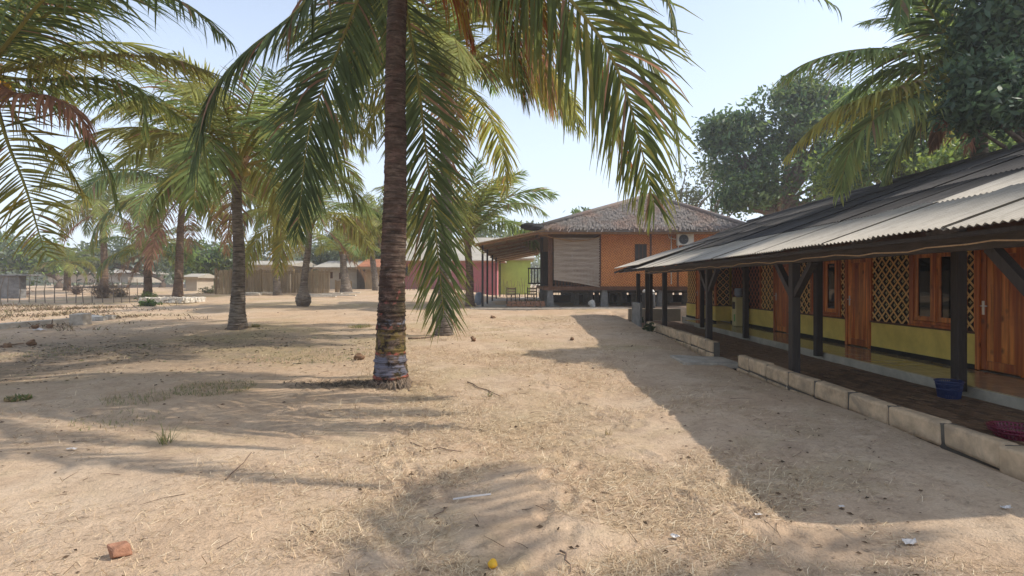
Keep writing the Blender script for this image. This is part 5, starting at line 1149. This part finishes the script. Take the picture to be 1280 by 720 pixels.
# low kerb and concrete block at left
k0, k1 = on_ground(-60, 415), on_ground(88, 404)
b = MB(); b.bar((k0.x, k0.y, k0.z + .03), (k1.x, k1.y, k1.z + .06), 0.22, 0.24); tag(b.build('low_kerb', 'concrete', None, bevel=0.02), 'long weathered concrete kerb along the sand', 'kerb')
p = on_ground(101, 406); b = MB(); b.box((p.x, p.y, p.z + .16), (0.45, 0.4, 0.42), jit=0.015); tag(b.build('concrete_block', 'concrete', None, bevel=0.02, origin=p), 'square concrete block at the end of the kerb', 'block')
for k, (u, v, s_, lab) in enumerate(((118, 401, .22, 'grey rubble stone next to the square concrete block'), (128, 401, .18, 'rounded rubble stone among the pieces past the concrete block'), (138, 399, .16, 'flat rubble piece at the end of the stone line'))):
    p = on_ground(u, v); b = MB(); b.box((p.x, p.y, p.z + s_ * .3), (s_ * 1.6, s_ * 1.2, s_), jit=0.03); tag(b.build('rubble_stone', 'stone_grey', None, bevel=0.02, origin=p), lab, 'stone', 'rubble by the kerb')
# stone ring round the palm
p = on_ground(219, 378); rg = thing('stone_ring', 'low rectangle of pale coral stones round the brown palm', 'stone border', p)
for k in range(46):
    a = k / 46 * 4; side = int(a); f = a - side; hx, hy = 1.12, 0.9
    x, y = [(-hx + 2 * hx * f, -hy), (hx, -hy + 2 * hy * f), (hx - 2 * hx * f, hy), (-hx, hy - 2 * hy * f)][side]
    for lay in range(2):
        b = MB(); c = (p.x + x + random.uniform(-.03, .03) - .1, p.y + y + random.uniform(-.03, .03), p.z + 0.06 + lay * 0.14); b.box(c, (0.19, 0.17, 0.14), jit=0.02); b.build('stone', 'coral_stone', rg, bevel=0.02)
# broken slabs on the sand beyond the bulbous palm
for k, (u, v, w, lab) in enumerate(((312, 369, 1.5, 'pale broken slab lying beside the grey palm trunk'), (336, 368, 0.9, 'small pale slab fragment next to the broken slab'), (365, 361, 0.5, 'upright pale block standing before the bamboo fence'))):
    p = on_ground(u, v); b = MB(); b.box((p.x, p.y, p.z + .08), (w, .5, .2 if k < 2 else .8), jit=0.03); tag(b.build('broken_slab', 'coral_stone', None, bevel=0.02, origin=p), lab, 'slab', 'broken slabs on the sand')
for k in range(7):
    u, v = 392 + k * 7 + random.uniform(-3, 3), 369 + (k % 3) * 1.5; p = on_ground(u, v); b = MB(); a = random.uniform(-.5, .5)
    b.bar((p.x - .9 * math.cos(a), p.y - .9 * math.sin(a), p.z + .04 + .02 * k), (p.x + .9 * math.cos(a), p.y + .9 * math.sin(a), p.z + .05 + .02 * k), 0.14, 0.07); tag(b.build('old_plank', 'coral_stone', None, origin=p), 'bleached plank in the scatter of boards beyond the bulbous palm', 'plank', 'bleached planks on the sand')
# papaya behind the thatch
pp = thing('papaya_plant', 'slender papaya plant poking up behind the thatched roof', 'plant', (3.6, 44.0, 0.4)); b = MB(); b.tube([(3.6, 44, .3), (3.65, 44, 4), (4.9, 44, 7.3)], [.1, .09, .05], 6); b.build('trunk', 'bark', pp, smooth=True)
b = MB(); leaf_cloud(b, [(4.9, 44, 7.4), (5.7, 44, 7.2), (4.3, 44, 7.3)], [(.3, .3, .15)] * 3, 14, 14, .18, G2, spread=.22); b.build('leaves', 'tree_leaf', pp, color=True)

# ------------------------------------------------------------------ things lying on the sand
def lying(name, cat, mat, u, v, label, shape, group=None):
    p = on_ground(u, v); b = MB(); shape(b, p); return tag(b.build(name, mat, None, smooth=name in ('coconut_husk', 'fruit_half'), origin=p), label, cat, group)
def rz(a): return [[math.cos(a), -math.sin(a), 0], [math.sin(a), math.cos(a), 0], [0, 0, 1]]
o = lying('broken_brick', 'brick', 'brick_red', 151, 697, 'broken orange brick lying on bare sand', lambda b, p: b.box((p.x, p.y, p.z + .028), (0.085, 0.072, 0.058), rot=rz(.9), jit=0.013)); m_ = o.modifiers.new('bevel', 'BEVEL'); m_.width = 0.012; m_.segments = 2
NUTS = 'coconut husks on the sand'
for (u, v, r, lab) in ((449, 450, .11, 'brown coconut husk left of the painted palm trunk'), (592, 427, .11, 'pale brown coconut husk beside the green hanging frond'), (40, 432, .13, 'dark coconut husk near the end of a fallen stick'), (62, 410, .12, 'reddish coconut husk by the kerb'), (44, 411, .11, 'dark round husk by the kerb beside the reddish one'), (9, 434, .10, 'blackened husk in the dark soil'), (715, 426, .07, 'small coconut husk beside the roof shadow'), (616, 398, .1, 'husk in the dark litter before the lean-to')):
    lying('coconut_husk', 'coconut', 'husk', u, v, lab, lambda b, p: b.blob((p.x, p.y, p.z + r * .42), (r * .85, r * .68, r * .62), seg=14, ring=10, jit=.5, rot=rz(u)), NUTS)
lying('fruit_half', 'fruit', 'yellow_fruit', 616, 711, 'yellow half fruit lying in dry grass', lambda b, p: b.blob((p.x, p.y, p.z + .02), (.026, .03, .024), seg=12, ring=8, jit=.15))
def tube_(b, p):
    for dx in (-.006, .006): b.tube([(p.x - .13, p.y - .03 + dx, p.z + .022), (p.x, p.y + dx * 1.5, p.z + .03), (p.x + .13, p.y + .05 + dx, p.z + .026)], .0042, 6)
lying('plastic_straw', 'straw', 'scrap', 590, 628, 'white plastic straw wrapper lying across dry grass', tube_)
def scrap(s):
    def f(b, p):
        n = 5; g = np.linspace(-s, s, n); X_, Y_ = np.meshgrid(g, g * .6); Z_ = np.abs(rng.normal(0, s * .25, X_.shape)) + .008
        v_ = np.stack([p.x + X_ + rng.normal(0, s * .1, X_.shape), p.y + Y_, p.z + Z_ + .006], -1).reshape(-1, 3)
        b.add(v_, [(i * n + j, i * n + j + 1, (i + 1) * n + j + 1, (i + 1) * n + j) for i in range(n - 1) for j in range(n - 1)])
    return f
for (u, v, s, lab) in ((1137, 681, .045, 'crumpled white wrapper on lit sand near the porch'), (844, 673, .025, 'small white scrap in shaded dry grass'), (90, 565, .04, 'grey white paper scrap on rippled sand'), (1052, 638, .018, 'tiny white scrap by the shadow edge'), (948, 648, .022, 'pale plastic scrap in dry grass'), (50, 414, .14, 'flat pale board scrap by the coconut husks'), (1258, 640, .03, 'pale pebble sized scrap below the block wall')):
    lying('paper_scrap', 'litter', 'scrap', u, v, lab, scrap(s), 'litter on the sand')
def blades(b, p, n, h, spread, pal, w=.003, lean=1.3):
    for k in range(n):
        a = rng.uniform(0, 6.28); r = spread * math.sqrt(rng.random()); x, y = p.x + r * math.cos(a), p.y + r * math.sin(a); z = ground(x, y) - .005
        d = rng.uniform(0, 6.28); l = lean * rng.uniform(.2, 1); hh = h * rng.uniform(.5, 1); c = np.array(pal[rng.integers(len(pal))]) * rng.uniform(.7, 1.3)
        pts = [np.array([x + math.cos(d) * l * hh * f ** 1.6, y + math.sin(d) * l * hh * f ** 1.6, z + hh * (f - .35 * l * f * f)]) for f in (0, .5, 1)]
        s = np.array([-math.sin(d), math.cos(d), 0]) * w
        b.add([pts[0] - s, pts[0] + s, pts[1] + s * .8, pts[1] - s * .8, pts[2]], [(0, 1, 2, 3), (3, 2, 4)], 0, c)
GG = [(.12, .15, .05), (.16, .18, .07), (.28, .24, .12), (.38, .29, .16)]
TUFT = 'grass tufts on the sand'
for (u, v, n, h, s, w, lab) in ((207, 556, 30, .30, .05, .0035, 'spiky green grass tuft with long arching blades'), (268, 486, 900, .075, .55, .0035, 'wide flat patch of green grass in front of the grey palm'), (170, 500, 220, .12, .4, .003, 'thin green grass patch with bent stems'), (22, 500, 160, .08, .13, .016, 'broad leaved green weed on the dark soil'), (150, 526, 200, .07, .45, .003, 'faint line of short green grass on shaded sand'), (395, 446, 900, .07, 1.2, .004, 'sparse greenish grass patch beyond the painted palm'), (612, 496, 16, .12, .03, .005, 'tiny green sprout near the painted palm roots'), (450, 409, 300, .14, .35, .007, 'light green tuft behind the painted trunk'), (320, 409, 120, .16, .12, .007, 'green weed at the foot of the grey palm'), (760, 545, 14, .13, .04, .003, 'lone dry sprig on lit sand'), (75, 440, 300, .09, .8, .004, 'dull green sprigs in the dark soil')):
    p = on_ground(u, v); b = MB(); blades(b, p, n, h, s, GG if 'dry' not in lab else [(.3, .24, .12)], w); o = tag(b.build('grass_tuft', 'tree_leaf', None, color=True, origin=p), lab, 'grass', TUFT)
    if n > 30: o['kind'] = 'stuff'
# straw mat: dry grass lying on the sand
def straw_density(x, y):
    n1 = fbm(x * 0.9, y * 0.9, 4, 31) + 0.25
    a = sstep(-2.2, -0.7, x + 0.25 * (y - 4)) * 0.9 + 0.12
    a = a * (1 - 0.75 * sstep(1.4, 2.4, x)) 
    return np.clip(a * (0.12 + 2.3 * n1 + 0.9 * fbm(x * 4.0, y * 4.0, 2, 77)), 0, 1)
N = 560000
yy = 1.3 * np.exp(rng.random(N) * math.log(22 / 1.3)); xx = rng.uniform(-1, 1, N) * (yy * 0.95 + 1.6)
keep = (rng.random(N) < straw_density(xx, yy)) & (xx < 3.85); xx, yy = xx[keep], yy[keep]; M = len(xx)
zz = gz(xx, yy) + gfine(xx, yy); a = rng.uniform(0, 6.28, M); ln = rng.uniform(.025, .095, M) * (1 + .03 * yy); wd = rng.uniform(.0006, .0013, M) * (1 + .14 * yy); lift = np.abs(rng.normal(0, .16, M)) + .02
lift = np.where(rng.random(M) < .10, rng.uniform(.4, 1.2, M), lift)
dx, dy = np.cos(a), np.sin(a); bow = rng.normal(0, .25, M)
P0 = np.stack([xx, yy, zz + .002], 1); P1 = P0 + np.stack([dx * ln * .5 - dy * ln * bow * .3, dy * ln * .5 + dx * ln * bow * .3, lift * ln * .6], 1); P2 = P0 + np.stack([dx * ln, dy * ln, lift * ln * .75], 1)
S = np.stack([-dy * wd, dx * wd, wd * .3], 1)
Vb = np.stack([P0 - S, P0 + S, P1 + S, P1 - S, P2], 1).reshape(-1, 3)
pal = np.array([(.52, .38, .23), (.60, .46, .29), (.47, .33, .20), (.36, .25, .15), (.64, .52, .35)]); Cb = np.repeat(pal[rng.integers(0, 5, M)] * rng.uniform(.7, 1.25, (M, 1)), 5, 0)
me = bpy.data.meshes.new('dry_grass'); me.vertices.add(M * 5); me.vertices.foreach_set('co', Vb.ravel())
li = (np.arange(M)[:, None] * 5 + np.array([[0, 1, 2, 3, 3, 2, 4]])).ravel(); me.loops.add(len(li)); me.loops.foreach_set('vertex_index', li)
ls = (np.arange(M)[:, None] * 7 + np.array([[0, 4]])).ravel(); me.polygons.add(2 * M); me.polygons.foreach_set('loop_start', ls); me.polygons.foreach_set('loop_total', np.tile([4, 3], M)); me.update(); me.validate()
at = me.color_attributes.new('Col', 'FLOAT_COLOR', 'POINT'); at.data.foreach_set('color', np.concatenate([Cb, np.ones((len(Cb), 1))], 1).ravel())
nn = NT('straw', .8, .2); nn.color(nn.attr('Col')); me.materials.append(MATS['straw'])
o = bpy.data.objects.new('dry_grass', me); COL.objects.link(o); tag(o, 'mat of dry straw coloured grass over the sand', kind='stuff')
# leaf litter and twigs
b = MB()
for k in range(1500):
    y = 2.2 * math.exp(rng.random() * math.log(26 / 2.2)); x = rng.uniform(-1, .75) * y
    if x > 3.7: continue
    heavy = 1.0 if (x > 1.2 or (x < -3 and 8 < y < 16)) else 0.35
    if rng.random() > heavy: continue
    z = ground(x, y) + .006; s = rng.uniform(.008, .022) * (1 + .06 * y); a = rng.uniform(0, 6.28); c, q = math.cos(a), math.sin(a); e = rng.uniform(.2, .7) * s
    b.add([(x - c * s, y - q * s, z + e * .3), (x - q * s * .35, y + c * s * .35, z + e), (x + c * s, y + q * s, z + e * .2), (x + q * s * .35, y - c * s * .35, z)], [(0, 3, 2, 1)])
for k in range(110):
    y = 2.4 * math.exp(rng.random() * math.log(22 / 2.4)); x = rng.uniform(-1, .6) * y
    if x > 3.6: continue
    z = ground(x, y) + .006; l = rng.uniform(.05, .22) * (1 + .06 * y); a = rng.uniform(0, 6.28); x2, y2 = x + math.cos(a) * l, y + math.sin(a) * l
    b.tube([(x, y, z), ((x + x2) / 2 + rng.normal(0, .012), (y + y2) / 2, ground((x + x2) / 2, (y + y2) / 2) + .012), (x2, y2, ground(x2, y2) + .006)], [.0022, .002, .001], 4)
tag(b.build('leaf_litter', 'litter_leaf', None), 'scatter of small dead leaves and twigs on the sand', kind='stuff')
def stick(u0, v0, u1, v1, r, lab):
    p, q = on_ground(u0, v0), on_ground(u1, v1); b = MB(); m = (p + q) / 2; m.z = ground(m.x, m.y); n = 6; pts = [p.lerp(q, t) + Vector((rng.normal(0, .012), rng.normal(0, .012), 0)) for t in np.linspace(0, 1, n)]
    pts = [(v.x, v.y, ground(v.x, v.y) + r + .006) for v in pts]; b.tube(pts, np.linspace(r, r * .5, n), 6); tag(b.build('fallen_stick', 'twig', None, smooth=True, origin=p), lab, 'stick', 'sticks on the sand')
stick(512, 556, 575, 566, .007, 'thin fallen twig on lit sand right of the palm shadow'); stick(283, 601, 316, 570, .006, 'short forked twig on the bare sand'); stick(510, 425, 545, 423, .03, 'dark fallen stick beside the base under the hanging frond'); stick(698, 694, 714, 720, .006, 'pale bent stem in the shaded dry grass'); stick(0, 434, 30, 431, .03, 'dark stick pointing at a coconut husk'); stick(585, 480, 625, 497, .01, 'dry twig lying right of the painted palm roots'); stick(560, 640, 530, 655, .004, 'slender straw twig near the plastic straw')
# ------------------------------------------------------------------ thin haze in the air
hz = MB(); hz.span((-950, -70, -2), (950, 1550, 14)); ho = hz.build('haze', 'concrete'); ho.data.materials.clear()
hm = bpy.data.materials.new('haze_air'); hm.use_nodes = True; hm.node_tree.nodes.clear(); ou = hm.node_tree.nodes.new('ShaderNodeOutputMaterial'); pvn = hm.node_tree.nodes.new('ShaderNodeVolumePrincipled')
pvn.inputs['Color'].default_value = (0.92, 0.95, 1.0, 1); pvn.inputs['Density'].default_value = 0.0015; pvn.inputs['Anisotropy'].default_value = 0.3
hm.node_tree.links.new(pvn.outputs[0], ou.inputs['Volume']); ho.data.materials.append(hm); tag(ho, 'thin pale haze in the air', kind='stuff')


# dry scrub over the left middle ground and a mat of root debris by the painted palm
b = MB(); SC = [(.20, .135, .08), (.27, .19, .11), (.12, .085, .055), (.34, .25, .14), (.15, .14, .06)]
for k in range(15000):
    y = rng.uniform(15.5, 29); x = rng.uniform(-0.99, -0.58) * y
    m_ = 1.4 * fbm(x * .45, y * .8, 3, 91) + 0.28 - 0.10 * abs(y - 21) / 2.5 - 4.0 * max(0.0, (x / y + 0.76)) 
    if rng.random() > m_ * 1.3: continue
    z = ground(x, y) - .01; h = rng.uniform(.02, .16) * (2.0 if rng.random() < .06 else 1); d = rng.uniform(0, 6.28); l = rng.uniform(.6, 2.2) * h; w = rng.uniform(.006, .02); c = np.array(SC[rng.integers(5)]) * rng.uniform(.7, 1.3)
    b.add([(x - w, y, z), (x + w, y, z), (x + math.cos(d) * l * .5 + w, y + math.sin(d) * l * .5, z + h * .7), (x + math.cos(d) * l * .5 - w, y + math.sin(d) * l * .5, z + h * .7), (x + math.cos(d) * l, y + math.sin(d) * l, z + h * .85)], [(0, 1, 2, 3), (3, 2, 4)], 0, c)
tag(b.build('dry_scrub', 'straw', None, color=True), 'brown withered weeds covering the ground behind the kerb', kind='stuff')
b = MB()
for k in range(1100):
    a = rng.uniform(0, 6.28); r = rng.random(); x = hp.x - 0.55 + r * 1.25 * math.cos(a); y = hp.y + 0.02 + r * 0.5 * math.sin(a)
    if rng.random() < (r ** 2) * .7: continue
    z = ground(x, y); l = rng.uniform(.04, .16); d = rng.normal(0, .9) + (math.pi if rng.random() < .5 else 0); w = rng.uniform(.003, .008); hgt = rng.uniform(.004, .05) * (1.2 - r); c = np.array([(.12, .085, .055), (.17, .125, .08), (.08, .06, .04), (.27, .20, .13)][rng.integers(4)]) * rng.uniform(.7, 1.3)
    dx, dy = math.cos(d) * l, math.sin(d) * l
    b.add([(x - dx - dy / l * w, y - dy + dx / l * w, z + .004), (x - dx + dy / l * w, y - dy - dx / l * w, z + .004), (x + dy / l * w, y - dx / l * w, z + hgt + .01), (x - dy / l * w, y + dx / l * w, z + hgt + .01), (x + dx, y + dy, z + .006)], [(0, 1, 2, 3), (3, 2, 4)], 0, c)
tag(b.build('root_debris', 'straw', None, color=True), 'dark mat of loose root fibre beside the painted palm', kind='stuff')
b = MB()
for k in range(3200):
    x = rng.normal(-8.2, 3.2); y = rng.normal(12.4, 1.9)
    if x > -3 or y < 8.5 or y > 17: continue
    if fbm(x * .8, y * 1.3, 3, 55) < -0.12: continue
    z = ground(x, y) + .004; s_ = rng.uniform(.015, .05); a = rng.uniform(0, 6.28); c_, q_ = math.cos(a), math.sin(a); e = rng.uniform(.1, .6) * s_; c = np.array([(.15, .11, .075), (.10, .075, .05), (.22, .16, .10), (.28, .21, .13), (.13, .14, .06)][rng.integers(5)]) * rng.uniform(.7, 1.3)
    b.add([(x - c_ * s_, y - q_ * s_, z + e * .3), (x - q_ * s_ * .3, y + c_ * s_ * .3, z + e), (x + c_ * s_, y + q_ * s_, z + e * .2), (x + q_ * s_ * .3, y - c_ * s_ * .3, z)], [(0, 3, 2, 1)], 0, c)
tag(b.build('ground_litter', 'straw', None, color=True), 'dark leaf and husk litter on the soil before the kerb', kind='stuff')
